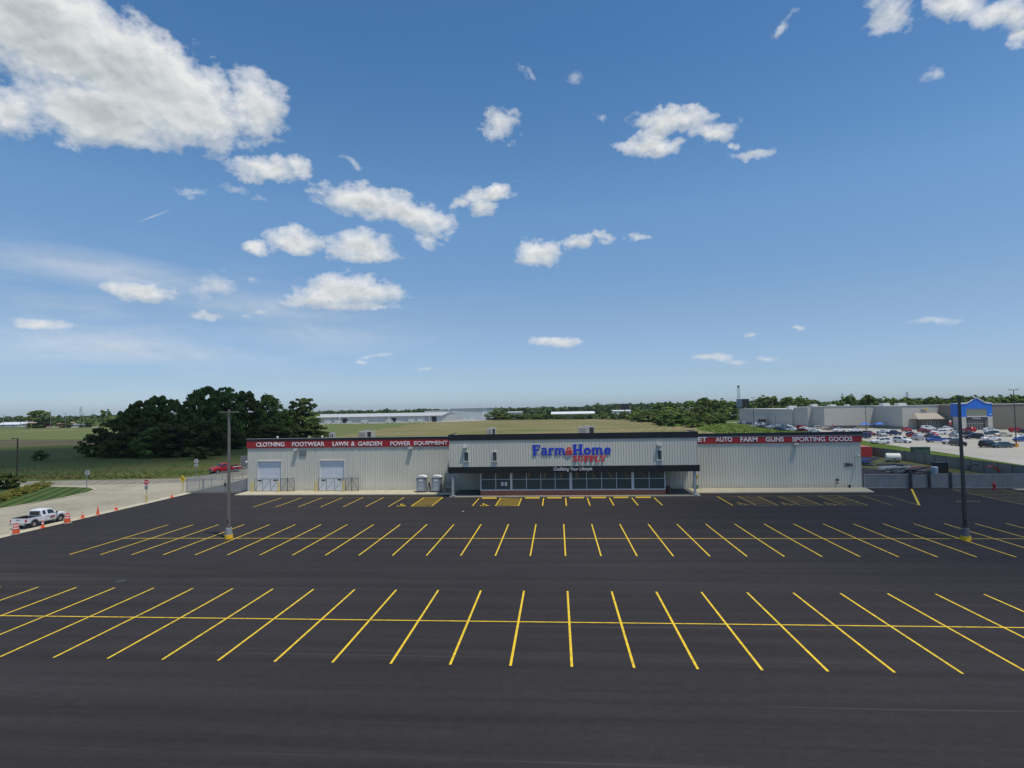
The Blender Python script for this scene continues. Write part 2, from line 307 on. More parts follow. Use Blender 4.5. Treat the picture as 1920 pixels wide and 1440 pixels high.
M_ASPH = bands_mat('asphalt', [(0.3, (0.028, 0.0255, 0.0268)), (0.7, (0.040, 0.0355, 0.037))], rough=0.88, scale=0.035, fine=0.12, fscale=2.0, extra=asphalt_extra)
M_OLD = bands_mat('old_asphalt', [(0.3, (0.075, 0.075, 0.078)), (0.7, (0.12, 0.118, 0.115))], scale=0.15, fine=0.15)
M_CONC = bands_mat('concrete_drive', [(0.25, (0.30, 0.27, 0.20)), (0.5, (0.36, 0.33, 0.25)), (0.75, (0.42, 0.39, 0.30))], scale=0.12, fine=0.1, fscale=1.2, extra=joints_extra(4.2, 0.35))
M_WALK = bands_mat('concrete_walk', [(0.3, (0.45, 0.40, 0.29)), (0.7, (0.54, 0.485, 0.36))], scale=0.5, fine=0.08, extra=joints_extra(2.4, 0.4))
M_LOTC = bands_mat('store_lot_concrete', [(0.3, (0.33, 0.315, 0.275)), (0.7, (0.42, 0.40, 0.355))], scale=0.05, fine=0.08, extra=joints_extra(6.0, 0.3))
M_GRASS = bands_mat('rough_grass', [(0.25, (0.046, 0.076, 0.012)), (0.45, (0.072, 0.096, 0.020)), (0.6, (0.100, 0.096, 0.030)), (0.78, (0.056, 0.086, 0.015))], scale=0.05, stretch=(1, 3.0, 1), fine=0.4, fscale=0.9)
M_MOWN = bands_mat('mown_grass', [(0.3, (0.042, 0.075, 0.016)), (0.7, (0.066, 0.102, 0.026))], scale=0.4, fine=0.25, fscale=4, extra=mown_extra)
M_VERGE = bands_mat('verge_grass', [(0.3, (0.060, 0.10, 0.010)), (0.7, (0.10, 0.14, 0.018))], scale=0.15, fine=0.35, fscale=1.6)
M_FIELD = bands_mat('crop_field', [(0.30, (0.125, 0.14, 0.042)), (0.46, (0.17, 0.165, 0.058)), (0.56, (0.23, 0.19, 0.095)), (0.64, (0.20, 0.175, 0.08)), (0.78, (0.14, 0.15, 0.05))], scale=0.018, stretch=(1, 1.6, 1), fine=0.28, fscale=0.35, extra=rows_extra)
M_FIELD2 = bands_mat('green_crop', [(0.3, (0.10, 0.135, 0.04)), (0.7, (0.15, 0.17, 0.06))], scale=0.02, stretch=(1, 4, 1), fine=0.2, fscale=0.3)
M_SOIL = bands_mat('ploughed_soil', [(0.3, (0.07, 0.062, 0.036)), (0.7, (0.12, 0.105, 0.06))], scale=0.03, stretch=(1, 5, 1), fine=0.2, fscale=0.5)
M_SCRUB = bands_mat('scrub_grass', [(0.3, (0.05, 0.085, 0.018)), (0.55, (0.09, 0.125, 0.03)), (0.75, (0.13, 0.14, 0.05))], scale=0.08, fine=0.45, fscale=0.6)
M_DIRT = bands_mat('yard_dirt', [(0.3, (0.09, 0.085, 0.05)), (0.5, (0.06, 0.075, 0.025)), (0.75, (0.14, 0.125, 0.085))], scale=0.25, fine=0.35, fscale=2)
M_YEL = mat('yellow_paint', (0.86, 0.57, 0.012), 0.6, var=0.14, vscale=2.5, detail=8)
M_YEL_OLD = mat('worn_yellow_paint', (0.42, 0.31, 0.05), 0.7, var=0.25, vscale=3)
M_YEL_B = mat('safety_yellow', (0.88, 0.53, 0.02), 0.5, var=0.06)
M_WLINE = mat('faded_white_paint', (0.55, 0.53, 0.48), 0.8, var=0.2, vscale=1)
M_WALL = mat('ribbed_panel', (0.61, 0.59, 0.50), 0.45, var=0.05, vscale=0.35, stretch=(1, 1, 0.25), detail=6)
M_WALLC = mat('ribbed_panel_grey', (0.64, 0.615, 0.515), 0.45, var=0.05, vscale=0.35, stretch=(1, 1, 0.25), detail=6)
M_RED = mat('red_fascia', (0.36, 0.018, 0.022), 0.45, var=0.06, vscale=0.7)
M_BLK = mat('black_fascia', (0.013, 0.014, 0.017), 0.4, var=0.15, vscale=1)
M_WHITE = mat('white_letters', (0.82, 0.80, 0.80), 0.5)
M_TRIM = mat('white_trim', (0.66, 0.66, 0.63), 0.45, var=0.05)
M_GREYTRIM = mat('grey_trim', (0.36, 0.38, 0.40), 0.45, var=0.05)
M_DOOR = mat('white_roller_door', (0.62, 0.66, 0.70), 0.45, var=0.05, vscale=1)
M_GLASS = mat('dark_window_glass', (0.062, 0.085, 0.077), 0.04, spec=1.0)
M_GLASSC = mat('vehicle_glass', (0.015, 0.02, 0.024), 0.06, spec=0.8)
M_BRICK = mat('red_brown_brick', (0.36, 0.13, 0.08), 0.8, var=0.2, vscale=6, stretch=(1, 1, 3), bump=0.3)
M_BLUE = mat('sign_blue', (0.02, 0.05, 0.55), 0.4)
M_REDL = mat('sign_red', (0.70, 0.02, 0.035), 0.4)
M_STEEL = mat('galvanised_steel', (0.42, 0.43, 0.44), 0.45, metal=0.6, var=0.08)
M_POLE = mat('weathered_pole', (0.22, 0.19, 0.155), 0.6, metal=0.2, var=0.12, vscale=2)
M_DKPOLE = mat('dark_pole', (0.055, 0.052, 0.055), 0.5, metal=0.3, var=0.12)  # much darker tone than weathered_pole; right lot pole, fence posts and store lamps
M_BROWNPOLE = mat('brown_pole', (0.045, 0.032, 0.025), 0.5, var=0.1)
M_CONCBASE = mat('cast_concrete', (0.30, 0.30, 0.29), 0.85, var=0.12, vscale=4)
M_BLACK = mat('black_plastic', (0.015, 0.015, 0.016), 0.55)
M_RUB = mat('tyre_rubber', (0.018, 0.018, 0.019), 0.85, var=0.1)
M_RIM = mat('alloy_rim', (0.45, 0.45, 0.46), 0.3, metal=0.8)
M_CHROME = mat('chrome', (0.6, 0.6, 0.62), 0.15, metal=1.0)
M_ORANGE = mat('traffic_orange', (0.78, 0.10, 0.03), 0.5, var=0.07)
M_REFL = mat('reflective_white', (0.75, 0.72, 0.70), 0.4)
M_REDSIGN = mat('stop_sign_red', (0.50, 0.02, 0.03), 0.4)
M_SIGNBACK = mat('sign_back', (0.50, 0.50, 0.52), 0.45, metal=0.3)
M_SIGNYEL = mat('sign_yellow', (0.78, 0.55, 0.02), 0.45)
M_MESH = mat('chain_link_mesh', (0.36, 0.37, 0.38), 0.6, trans=0.68, var=0.1)
M_SLAT = mat('privacy_slats', (0.18, 0.175, 0.175), 0.6, trans=0.03, var=0.14, vscale=0.8, stretch=(1, 1, 0.4))
M_SLAT2 = mat('thin_privacy_slats', (0.25, 0.24, 0.235), 0.6, trans=0.2, var=0.14, vscale=0.8)
M_TL = mat('tail_lamp_red', (0.5, 0.01, 0.01), 0.3)
M_HL = mat('headlamp', (0.75, 0.76, 0.78), 0.15)
M_CONT = mat('red_container', (0.42, 0.04, 0.035), 0.5, var=0.12)
M_TANK = mat('white_tank', (0.60, 0.60, 0.56), 0.6, var=0.05)
M_BLOCK = mat('beige_block_wall', (0.50, 0.48, 0.43), 0.8, var=0.09, vscale=0.8, stretch=(1, 1, 6))
M_BLOCKB = mat('brown_block_wall', (0.21, 0.185, 0.155), 0.8, var=0.12, vscale=0.8, stretch=(1, 1, 6))
M_STOREBLUE = mat('store_blue_panel', (0.018, 0.155, 0.60), 0.5, var=0.04)
M_LOUVRE = mat('grey_green_louvre', (0.33, 0.34, 0.27), 0.6)
M_SHINGLE = mat('tan_shingle', (0.36, 0.32, 0.26), 0.85, var=0.08, vscale=2)
M_STORETRIM = mat('store_pale_trim', (0.62, 0.62, 0.60), 0.6)
M_ROOF = mat('roof_membrane', (0.5, 0.5, 0.48), 0.7, var=0.1)
M_WHROOF = mat('white_metal_roof', (0.74, 0.75, 0.75), 0.5, var=0.04)
M_WARE = mat('warehouse_siding', (0.48, 0.49, 0.47), 0.6, var=0.06, vscale=0.2)
M_WAREROOF = mat('warehouse_roof', (0.47, 0.48, 0.48), 0.6, var=0.05)
M_FARROOF = mat('white_farm_roof', (0.7, 0.72, 0.75), 0.5)
M_BARN = mat('barn_red', (0.20, 0.04, 0.03), 0.7, var=0.1)
M_TANROOF = mat('tan_house_roof', (0.34, 0.25, 0.17), 0.8, var=0.1)
M_BB = mat('dark_billboard_back', (0.03, 0.03, 0.034), 0.7)
M_BBG = mat('grey_steel_side', (0.35, 0.37, 0.38), 0.6)
M_PYLON = mat('pylon_steel', (0.22, 0.24, 0.26), 0.6)
M_WOOD = mat('utility_pole_wood', (0.26, 0.235, 0.20), 0.8)
M_TARP = mat('blue_tarp', (0.05, 0.10, 0.42), 0.5, var=0.2, vscale=5)
M_JUNK = mat('stacked_steel', (0.10, 0.105, 0.12), 0.5, metal=0.4, var=0.4, vscale=2)
M_JUNK2 = mat('pale_steel_sheet', (0.42, 0.48, 0.50), 0.4, metal=0.4, var=0.25, vscale=2)
M_RUST = mat('rusty_red', (0.20, 0.07, 0.045), 0.7, var=0.2)
M_HYD = mat('hydrant_red', (0.45, 0.015, 0.02), 0.45)
M_UTILBOX = mat('dark_green_cabinet', (0.05, 0.09, 0.07), 0.6)
M_TOILET = mat('grey_moulded_plastic', (0.24, 0.27, 0.31), 0.5, var=0.06)
M_TOILETROOF = mat('white_moulded_roof', (0.68, 0.69, 0.70), 0.5)
M_CART = mat('cart_wire', (0.25, 0.25, 0.26), 0.4, metal=0.7)
M_CARDB = mat('brown_bundle', (0.22, 0.15, 0.10), 0.8)
M_HEDGE = mat('golden_shrub_leaf', (0.19, 0.185, 0.035), 0.8, var=0.35, vscale=2.5, spec=0.2)
M_LEAFD = mat('deep_green_leaf', (0.060, 0.092, 0.014), 0.75, var=0.45, vscale=0.45, spec=0.25, rand=0.42)
M_LEAFM = mat('mid_green_leaf', (0.115, 0.175, 0.030), 0.75, var=0.45, vscale=0.4, spec=0.25, rand=0.35)
M_LEAFL = mat('light_green_leaf', (0.15, 0.205, 0.035), 0.75, var=0.4, vscale=0.5, spec=0.25, rand=0.3)
M_LEAFF = mat('far_woodland_leaf', (0.065, 0.105, 0.034), 0.8, var=0.5, vscale=0.06, spec=0.2)
M_BARK = mat('bark', (0.045, 0.036, 0.026), 0.9, var=0.2, vscale=3)

def wear(m, col, scale, lo, hi, amount, zfade=None):
    """worn or dirty patches of another colour, broken up by noise; zfade limits them to a height above the ground"""
    N = m.node_tree.nodes; L = m.node_tree.links; b = N['Principled BSDF']
    src = b.inputs['Base Color'].links[0].from_socket
    t = N.new('ShaderNodeTexCoord'); n = N.new('ShaderNodeTexNoise'); n.inputs['Scale'].default_value = scale; n.inputs['Detail'].default_value = 8; n.inputs['Roughness'].default_value = 0.7
    L.new(t.outputs['Object'], n.inputs['Vector'])
    r = N.new('ShaderNodeMapRange'); r.inputs[1].default_value = lo; r.inputs[2].default_value = hi; r.inputs[3].default_value = 0; r.inputs[4].default_value = amount
    L.new(n.outputs['Fac'], r.inputs[0]); f = r.outputs[0]
    if zfade:
        sp = N.new('ShaderNodeSeparateXYZ'); L.new(t.outputs['Object'], sp.inputs[0])
        z = N.new('ShaderNodeMapRange'); z.inputs[1].default_value = 0.05; z.inputs[2].default_value = zfade; z.inputs[3].default_value = 1; z.inputs[4].default_value = 0; L.new(sp.outputs[2], z.inputs[0])
        mm = N.new('ShaderNodeMath'); mm.operation = 'MULTIPLY'; L.new(f, mm.inputs[0]); L.new(z.outputs[0], mm.inputs[1]); f = mm.outputs[0]
    L.new(mulcol(N, L, src, f, (*col, 1)), b.inputs['Base Color'])
wear(M_YEL, (0.09, 0.075, 0.045), 3.0, 0.50, 0.72, 0.75)
wear(M_YEL_OLD, (0.05, 0.045, 0.04), 2.5, 0.46, 0.66, 0.85)
wear(M_WALL, (0.42, 0.36, 0.24), 1.6, 0.30, 0.60, 0.7, 0.9)
wear(M_CONC, (0.16, 0.145, 0.115), 0.09, 0.50, 0.72, 0.55)

# ------------------------------------------------------------------ mesh helpers
def wloc(o):
    v = Vector((0, 0, 0))
    while o is not None:
        v += o.location; o = o.parent
    return v

class MB:
    """collects plain shapes and links them as ONE mesh object"""
    def __init__(s): s.v = []; s.f = []
    def add(s, vs, fs):
        o = len(s.v); s.v += [tuple(p) for p in vs]; s.f += [tuple(i + o for i in f) for f in fs]; return s
    def box(s, x0, x1, y0, y1, z0, z1):
        return s.add([(x0, y0, z0), (x1, y0, z0), (x1, y1, z0), (x0, y1, z0), (x0, y0, z1), (x1, y0, z1), (x1, y1, z1), (x0, y1, z1)],
                     [(0, 3, 2, 1), (4, 5, 6, 7), (0, 1, 5, 4), (1, 2, 6, 5), (2, 3, 7, 6), (3, 0, 4, 7)])
    def cyl(s, a, b, r0, r1=None, n=12, cap=True):
        a = Vector(a); b = Vector(b); r1 = r0 if r1 is None else r1
        d = (b - a).normalized(); t = Vector((0, 0, 1)) if abs(d.z) < 0.9 else Vector((1, 0, 0))
        u = d.cross(t).normalized(); w = d.cross(u)
        vs = []
        for i in range(n):
            k = 2 * math.pi * i / n; q = u * math.cos(k) + w * math.sin(k)
            vs.append(a + q * r0); vs.append(b + q * r1)
        fs = [(2 * i, 2 * i + 1, 2 * ((i + 1) % n) + 1, 2 * ((i + 1) % n)) for i in range(n)]
        if cap: fs += [tuple(2 * i for i in range(n)), tuple(2 * i + 1 for i in reversed(range(n)))]
        return s.add(vs, fs)
    def bar(s, a, b, w, h=None):
        a = Vector(a); b = Vector(b); h = h or w; d = (b - a).normalized()
        t = Vector((0, 0, 1)) if abs(d.z) < 0.95 else Vector((0, 1, 0))
        u = d.cross(t).normalized() * w / 2; v = u.cross(d).normalized() * h / 2
        return s.add([a - u - v, a + u - v, a + u + v, a - u + v, b - u - v, b + u - v, b + u + v, b - u + v],
                     [(0, 3, 2, 1), (4, 5, 6, 7), (0, 1, 5, 4), (1, 2, 6, 5), (2, 3, 7, 6), (3, 0, 4, 7)])
    def poly(s, pts): return s.add(pts, [tuple(range(len(pts)))])
    def prism(s, pts, vec):
        n = len(pts); v = Vector(vec); top = [Vector(p) + v for p in pts]
        return s.add(list(pts) + top, [tuple(reversed(range(n))), tuple(range(n, 2 * n))] + [(i, (i + 1) % n, n + (i + 1) % n, n + i) for i in range(n)])
    def lathe(s, c, prof, n=16):
        vs = []; fs = []
        for (r, z) in prof:
            for i in range(n):
                k = 2 * math.pi * i / n; vs.append((c[0] + r * math.cos(k), c[1] + r * math.sin(k), c[2] + z))
        for j in range(len(prof) - 1):
            for i in range(n):
                a = j * n + i; b = j * n + (i + 1) % n; fs.append((a, b, b + n, a + n))
        fs.append(tuple(reversed(range(n)))); fs.append(tuple(range((len(prof) - 1) * n, len(prof) * n)))
        return s.add(vs, fs)
    def mesh(s, name, m, smooth=False):
        me = bpy.data.meshes.new(name); me.from_pydata(s.v, [], s.f); me.materials.append(m); me.update()
        bm = bmesh.new(); bm.from_mesh(me); bmesh.ops.recalc_face_normals(bm, faces=bm.faces); bm.to_mesh(me); bm.free()
        if smooth: me.shade_smooth()
        return me
    def build(s, name, m, parent=None, world=True, smooth=False, bevel=0.0):
        if parent is not None and world:
            o = wloc(parent); s.v = [(x - o.x, y - o.y, z - o.z) for x, y, z in s.v]
        ob = bpy.data.objects.new(name, s.mesh(name, m, smooth)); COL.objects.link(ob)
        if parent is not None: ob.parent = parent
        if bevel:
            bv = ob.modifiers.new('bevel', 'BEVEL'); bv.width = bevel; bv.segments = 2; bv.limit_method = 'ANGLE'
        return ob

def tag(o, label=None, cat=None, group=None, kind=None):
    if label: o['label'] = label
    if cat: o['category'] = cat
    if group: o['group'] = group
    if kind: o['kind'] = kind
    return o
def thing(name, label, cat, loc=(0, 0, 0), rz=0.0, group=None):
    o = bpy.data.objects.new(name, None); o.empty_display_size = 0.3; COL.objects.link(o)
    o.location = loc; o.rotation_euler = (0, 0, rz)
    return tag(o, label, cat, group)
def copy_tree(o, parent=None):
    c = o.copy(); COL.objects.link(c); c.parent = parent
    for ch in list(o.children): copy_tree(ch, c)
    return c
def sheet(name, pts, z, m, kind='structure'):
    mb = MB(); mb.poly([(x, y, z) for x, y in pts]); o = mb.build(name, m)
    return tag(o, kind=kind)
def text_part(name, body, x0, x1, z0, z1, y, m, parent, extrude=0.05, bold=0.0, shear=0.0, spacing=1.0, plane='xz'):
    cu = bpy.data.curves.new(name, 'FONT'); cu.body = body; cu.size = 1; cu.extrude = 0.5; cu.offset = bold; cu.shear = shear; cu.space_character = spacing
    cu.resolution_u = 4
    tmp = bpy.data.objects.new('tmp', cu); COL.objects.link(tmp)
    me = bpy.data.meshes.new_from_object(tmp.evaluated_get(bpy.context.evaluated_depsgraph_get()))
    bpy.data.objects.remove(tmp)
    co = np.zeros(len(me.vertices) * 3); me.vertices.foreach_get('co', co); co = co.reshape(-1, 3)
    mn = co.min(0); mx = co.max(0)
    q = np.empty_like(co)
    q[:, 0] = x0 + (co[:, 0] - mn[0]) / (mx[0] - mn[0]) * (x1 - x0)
    q[:, 2] = z0 + (co[:, 1] - mn[1]) / (mx[1] - mn[1]) * (z1 - z0)
    q[:, 1] = y - (co[:, 2] + 0.5) * extrude
    o = wloc(parent) if parent is not None else Vector((0, 0, 0))
    q -= np.array(o)
    me.vertices.foreach_set('co', q.ravel()); me.materials.clear(); me.materials.append(m); me.update()
    ob = bpy.data.objects.new(name, me); COL.objects.link(ob); ob.parent = parent
    return ob
def corr(mb, x0, x1, z0, z1, y, pitch=0.36, d=0.045, zb=None):
    """ribbed wall panel facing -Y"""
    n = max(1, round((x1 - x0) / pitch)); p = (x1 - x0) / n
    prof = []
    for i in range(n):
        a = x0 + i * p
        prof += [(a, y), (a + p * 0.70, y), (a + p * 0.78, y - d), (a + p * 0.92, y - d)]
    prof.append((x1, y))
    vs = [(x, yy, z0) for x, yy in prof] + [(x, yy, z1) for x, yy in prof]
    k = len(prof)
    mb.add(vs, [(i, i + 1, k + i + 1, k + i) for i in range(k - 1)])
    return mb

def pieces(name, m, parent, boxes, world=True, bevel=0.0):
    out = []
    for b in boxes:
        mb = MB(); mb.box(*b); out.append(mb.build(name, m, parent, world=world, bevel=bevel))
    return out

# ------------------------------------------------------------------ ground and paving
sheet('ground', [(-3500, -1200), (3500, -1200), (3500, 4500), (-3500, 4500)], -0.09, M_SCRUB)
sheet('grass_field', [(-420, 98.6), (-95, 98.0), (-68, 98.8), (-64, 102.5), (-58, 128), (-50, 205), (-95, 235), (-420, 160)], -0.06, M_GRASS)
sheet('crop_field', [(-420, 300), (-95, 236), (-50, 206), (-40, 122), (60, 128), (66, 280), (100, 405), (69, 565), (-60, 603), (-105, 512), (-250, 496), (-420, 470)], -0.06, M_FIELD)
sheet('ploughed_strip', [(-420, 300), (-420, 180), (-95, 200), (-95, 236)], -0.075, M_SOIL)
sheet('green_strip', [(-1000, 470), (-1000, 300), (-420, 300), (-420, 470), (-400, 520), (-800, 560)], -0.065, M_FIELD2)
sheet('green_crop_strip', [(-420, 300), (-380, 470), (-430, 520), (-120, 512), (-100, 236)], -0.055, M_FIELD2)
sheet('far_ploughed_strip', [(-1000, 300), (-1000, 100), (-420, 160), (-420, 300)], -0.07, M_SOIL)
sheet('parking_lot', [(-53.2, -40), (95, -40), (95, 70), (67.3, 80.3), (60, 80.3), (-53.2, 80.3)], 0.0, M_ASPH)
sheet('service_apron', [(40.6, 80.3), (67.0, 80.3), (67.0, 89), (55, 101), (49, 125), (40.6, 125)], -0.004, M_ASPH)
sheet('yard', [(40.6, 125), (49, 125), (55, 101), (67, 88), (67.6, 128), (62, 150), (40.6, 150)], -0.02, M_DIRT)
sheet('drive', [(-54.4, -40), (-54.4, 118), (-58.5, 122), (-63.6, 114.3), (-66.2, 103), (-68.4, 98.6), (-95, 96.2), (-150, 93), (-150, -40)], -0.03, M_CONC)
M_OLDP = bands_mat('old_pavement', [(0.3, (0.17, 0.16, 0.13)), (0.5, (0.22, 0.205, 0.165)), (0.7, (0.27, 0.25, 0.205))], scale=0.12, stretch=(1, 2.5, 1), fine=0.12)
sheet('road', [(-58.5, 122), (-63.6, 114.3), (-66.2, 103), (-68.4, 98.6), (-95, 96.2), (-150, 93), (-150, 91.2), (-96, 91), (-78, 90.6), (-68, 91.6), (-62, 93.5), (-58, 100), (-56.6, 112), (-56.5, 120)], -0.026, M_OLDP)
sheet('rear_service_road', [(-54.4, 80.3), (-45.2, 80.3), (-45.2, 122), (-58.4, 122), (-54.4, 118)], -0.034, M_OLD)
for nm, pts, z0, z1 in (('kerb', [(-54.4, -40), (-53.2, -40), (-53.2, 80.3), (-54.4, 80.3)], -0.2, 0.02),
                        ('pavement', [(-45.2, 77.6), (-14.3, 77.2), (-14.3, 81.05), (-45.2, 81.05)], -0.1, 0.12),
                        ('pavement', [(17.8, 77.2), (40.1, 77.2), (40.9, 81.05), (17.8, 81.05)], -0.1, 0.12)):
    mb = MB(); mb.prism([(x, y, z0) for x, y in pts], (0, 0, z1 - z0)); tag(mb.build(nm, M_WALK), kind='structure')
mb = MB(); mb.prism([(-14.3, 75.0, -0.1), (17.9, 75.0, -0.1), (17.9, 81.05, -0.1), (-14.3, 81.05, -0.1)], (0, 0, 0.215)); tag(mb.build('porch_floor', M_WALK), kind='structure')
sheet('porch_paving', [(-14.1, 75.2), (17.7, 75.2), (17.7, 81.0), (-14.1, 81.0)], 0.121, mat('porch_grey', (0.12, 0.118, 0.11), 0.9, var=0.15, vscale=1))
isl = [(-150, 60), (-72.6, 62), (-70.2, 66), (-69.6, 71.2), (-69.6, 76.6), (-70.2, 81.5), (-71.6, 84.6), (-74.0, 86.6), (-77.5, 87.6), (-90, 89.3), (-150, 90)]
mb = MB(); mb.prism([(x, y, -0.1) for x, y in isl], (0, 0, 0.16)); tag(mb.build('island_kerb', M_WALK), kind='structure')
islc = Vector((-110, 75))
mb = MB(); mb.poly([((x - islc.x) * 0.993 + islc.x, (y - islc.y) * 0.975 + islc.y, 0.075) for x, y in isl]); tag(mb.build('mown_grass', M_MOWN), kind='structure')
sheet('verge', [(67.8, 60), (80, 60), (81.6, 108), (83.3, 120.8), (86.1, 138), (86.9, 150), (89.8, 171), (101, 228), (101, 300), (110, 356), (98, 405), (66, 280), (62, 150), (67.8, 128)], -0.045, M_VERGE)
sheet('store_parking_lot', [(80, 60), (300, 60), (300, 236.5), (200, 236.5), (168, 236.5), (141, 268), (121, 272), (117.5, 384), (112, 384), (110, 356), (101, 300), (101, 228), (89.8, 171), (86.9, 150), (86.1, 138), (83.3, 120.8), (81.6, 108)], -0.02, M_LOTC)
sheet('access_road', [(88, 398), (100, 404), (118, 384), (112, 380), (104, 378)], -0.03, M_LOTC)
sheet('warehouse_yard', [(-250, 496), (-105, 511), (-70, 552), (-50, 604), (-90, 640), (-260, 560)], -0.05, M_LOTC)
sheet('farm_road', [(-560, 586), (-455, 545), (-440, 520), (-470, 528), (-700, 640), (-700, 665)], -0.045, M_LOTC)
sheet('grass_edge', [(-200, 190), (-95, 205), (-95, 212), (-200, 199)], -0.05, M_VERGE)

# ------------------------------------------------------------------ painted markings
ZM = 0.006
mk = MB(); mo = MB()
def line(mb, a, b, w=0.11, z=ZM):
    a = Vector((a[0], a[1], 0)); b = Vector((b[0], b[1], 0)); d = (b - a).normalized(); n = Vector((-d.y, d.x, 0)) * w / 2
    n_seg = max(1, int((b - a).length / 40))
    for k in range(n_seg):
        p = a.lerp(b, k / n_seg); q = a.lerp(b, (k + 1) / n_seg)
        mb.poly([(p.x - n.x, p.y - n.y, z), (q.x - n.x, q.y - n.y, z), (q.x + n.x, q.y + n.y, z), (p.x + n.x, p.y + n.y, z)])
S = 2.7432
for i in range(-16, 17):
    line(mk, (0.42 + S * i, 36.77), (0.42 + S * i, 26.19), 0.115)
line(mk, (-60 + 16, 31.5), (46, 31.5), 0.10, ZM + 0.003)
for i in range(-15, 17):
    line(mk, (0.417 + S * i, 57.55), (0.417 + S * i, 45.35), 0.11)
line(mk, (-40.7, 51.3), (46, 51.3), 0.10, ZM + 0.003)
line(mo, (0.417 + S * 16, 57.5), (60, 57.5), 0.1, ZM + 0.003)
# stalls against the building, left
for x in (-37.3, -34.45, -31.6, -28.8, -26.0, -23.2, -20.4): line(mk, (x, 75.2), (x, 68.1), 0.10)
line(mo, (-37.3, 75.3), (-15.2, 75.1), 0.09, ZM + 0.003)
def hatch(mb, x0, x1, y0, y1, n, slope):
    line(mb, (x0, y0), (x0, y1), 0.12); line(mb, (x1, y0), (x1, y1), 0.12)
    line(mb, (x0, y0), (x1, y0), 0.1, ZM + 0.003); line(mb, (x0, y1), (x1, y1), 0.1, ZM + 0.003)
    for k in range(1, n):
        y = y0 + (y1 - y0) * k / n; line(mb, (x0 + 0.06, max(y0, y - slope)), (x1 - 0.06, min(y1, y + slope)), 0.12, ZM + 0.005)
hatch(mk, -17.7, -15.2, 68.3, 75.0, 9, 0.25)
hatch(mk, -7.52, -4.79, 68.3, 74.1, 9, -0.3)
line(mk, (-10.27, 74.07), (-10.29, 68.5), 0.12)
for x in (-1.95, 0.85, 3.6, 6.37, 9.15, 11.93): line(mk, (x, 74.0), (x, 68.25), 0.13)
line(mo, (19.9, 74.8), (40.2, 74.5), 0.08, ZM + 0.003)
line(mk, (19.85, 74.7), (19.8, 68.0), 0.10)
for x0, x1 in ((22.4, 24.8), (27.25, 29.6), (32.05, 34.5)): hatch(mo, x0, x1, 67.9, 74.7, 6, -0.35)
line(mo, (37.3, 74.5), (37.05, 67.7), 0.10); line(mo, (40.2, 74.5), (39.85, 67.7), 0.10)
line(mk, (46.3, 80.0), (39.9, 67.7), 0.22, ZM + 0.004)
hatch(mo, 50.8, 56.8, 66.0, 79.3, 12, -0.3)
for k in range(6): line(mo, (45.4 + k * 0.45, 70.15), (45.7 + k * 0.45, 70.15), 0.32)
def access_symbol(x, y, mb):
    c = [(math.cos(t) * 0.38, math.sin(t) * 0.42) for t in [R(a) for a in range(-200, 31, 23)]]
    for p, q in zip(c, c[1:]): line(mb, (x + p[0], y - 0.25 + p[1]), (x + q[0], y - 0.25 + q[1]), 0.12, ZM + 0.004)
    for p, q in (((-0.15, 0.75), (-0.1, 0.05)), ((-0.1, 0.05), (0.35, 0.05)), ((0.35, 0.05), (0.55, -0.5)), ((-0.12, 0.4), (0.3, 0.4)), ((0.55, -0.5), (0.8, -0.42))): line(mb, (x + p[0], y + p[1]), (x + q[0], y + q[1]), 0.13, ZM + 0.008)
    mb.poly([(x - 0.15 + 0.17 * math.cos(R(a)), y + 0.95 + 0.17 * math.sin(R(a)), ZM + 0.004) for a in range(0, 360, 45)])
for x, y, mb in ((-19.1, 68.9, mk), (-9.0, 68.9, mk), (21.1, 68.9, mo), (26.0, 68.7, mo), (30.8, 68.6, mo)): access_symbol(x, y, mb)
tag(mk.build('road_markings', M_YEL), kind='structure')
tag(mo.build('road_markings', M_YEL_OLD), kind='structure')
mw = MB()
for i in range(9):
    x = -84 + i * 2.3; line(mw, (x, 91.5 - (0.3 * i) ** 1.1), (x - 1.2, 95.6 - 0.2 * i), 0.12, -0.024)
line(mw, (-77, 88.6), (-63, 90.2), 0.10, -0.022)
tag(mw.build('road_markings', M_WLINE), kind='structure')
# faded stall lines of the neighbouring store's lot
ml = MB()
for k in range(18):
    line(ml, (96 + k * 2.8, 172 + k * 0.2), (98.5 + k * 2.8, 177 + k * 0.2), 0.12, -0.014)
    line(ml, (106 + k * 2.8, 198), (108.5 + k * 2.8, 204), 0.12, -0.014)
tag(ml.build('road_markings', M_WLINE), kind='structure')

# utility covers and litter on the asphalt
mb = MB(); mb.cyl((-30.5, 38.2, -0.02), (-30.5, 38.2, 0.012), 0.34, n=24)
ob = mb.build('manhole_cover', mat('cast_iron', (0.06, 0.058, 0.056), 0.5, metal=0.5, var=0.3, vscale=12))
tag(ob, 'round iron manhole cover set in the dark asphalt aisle', 'manhole cover')

# ------------------------------------------------------------------ the shop building
bld = thing('shop_building', 'long white metal farm supply shop with red and black fascia and a central block', 'building', (0, 81, 0))
YW = 81.0
w = MB()
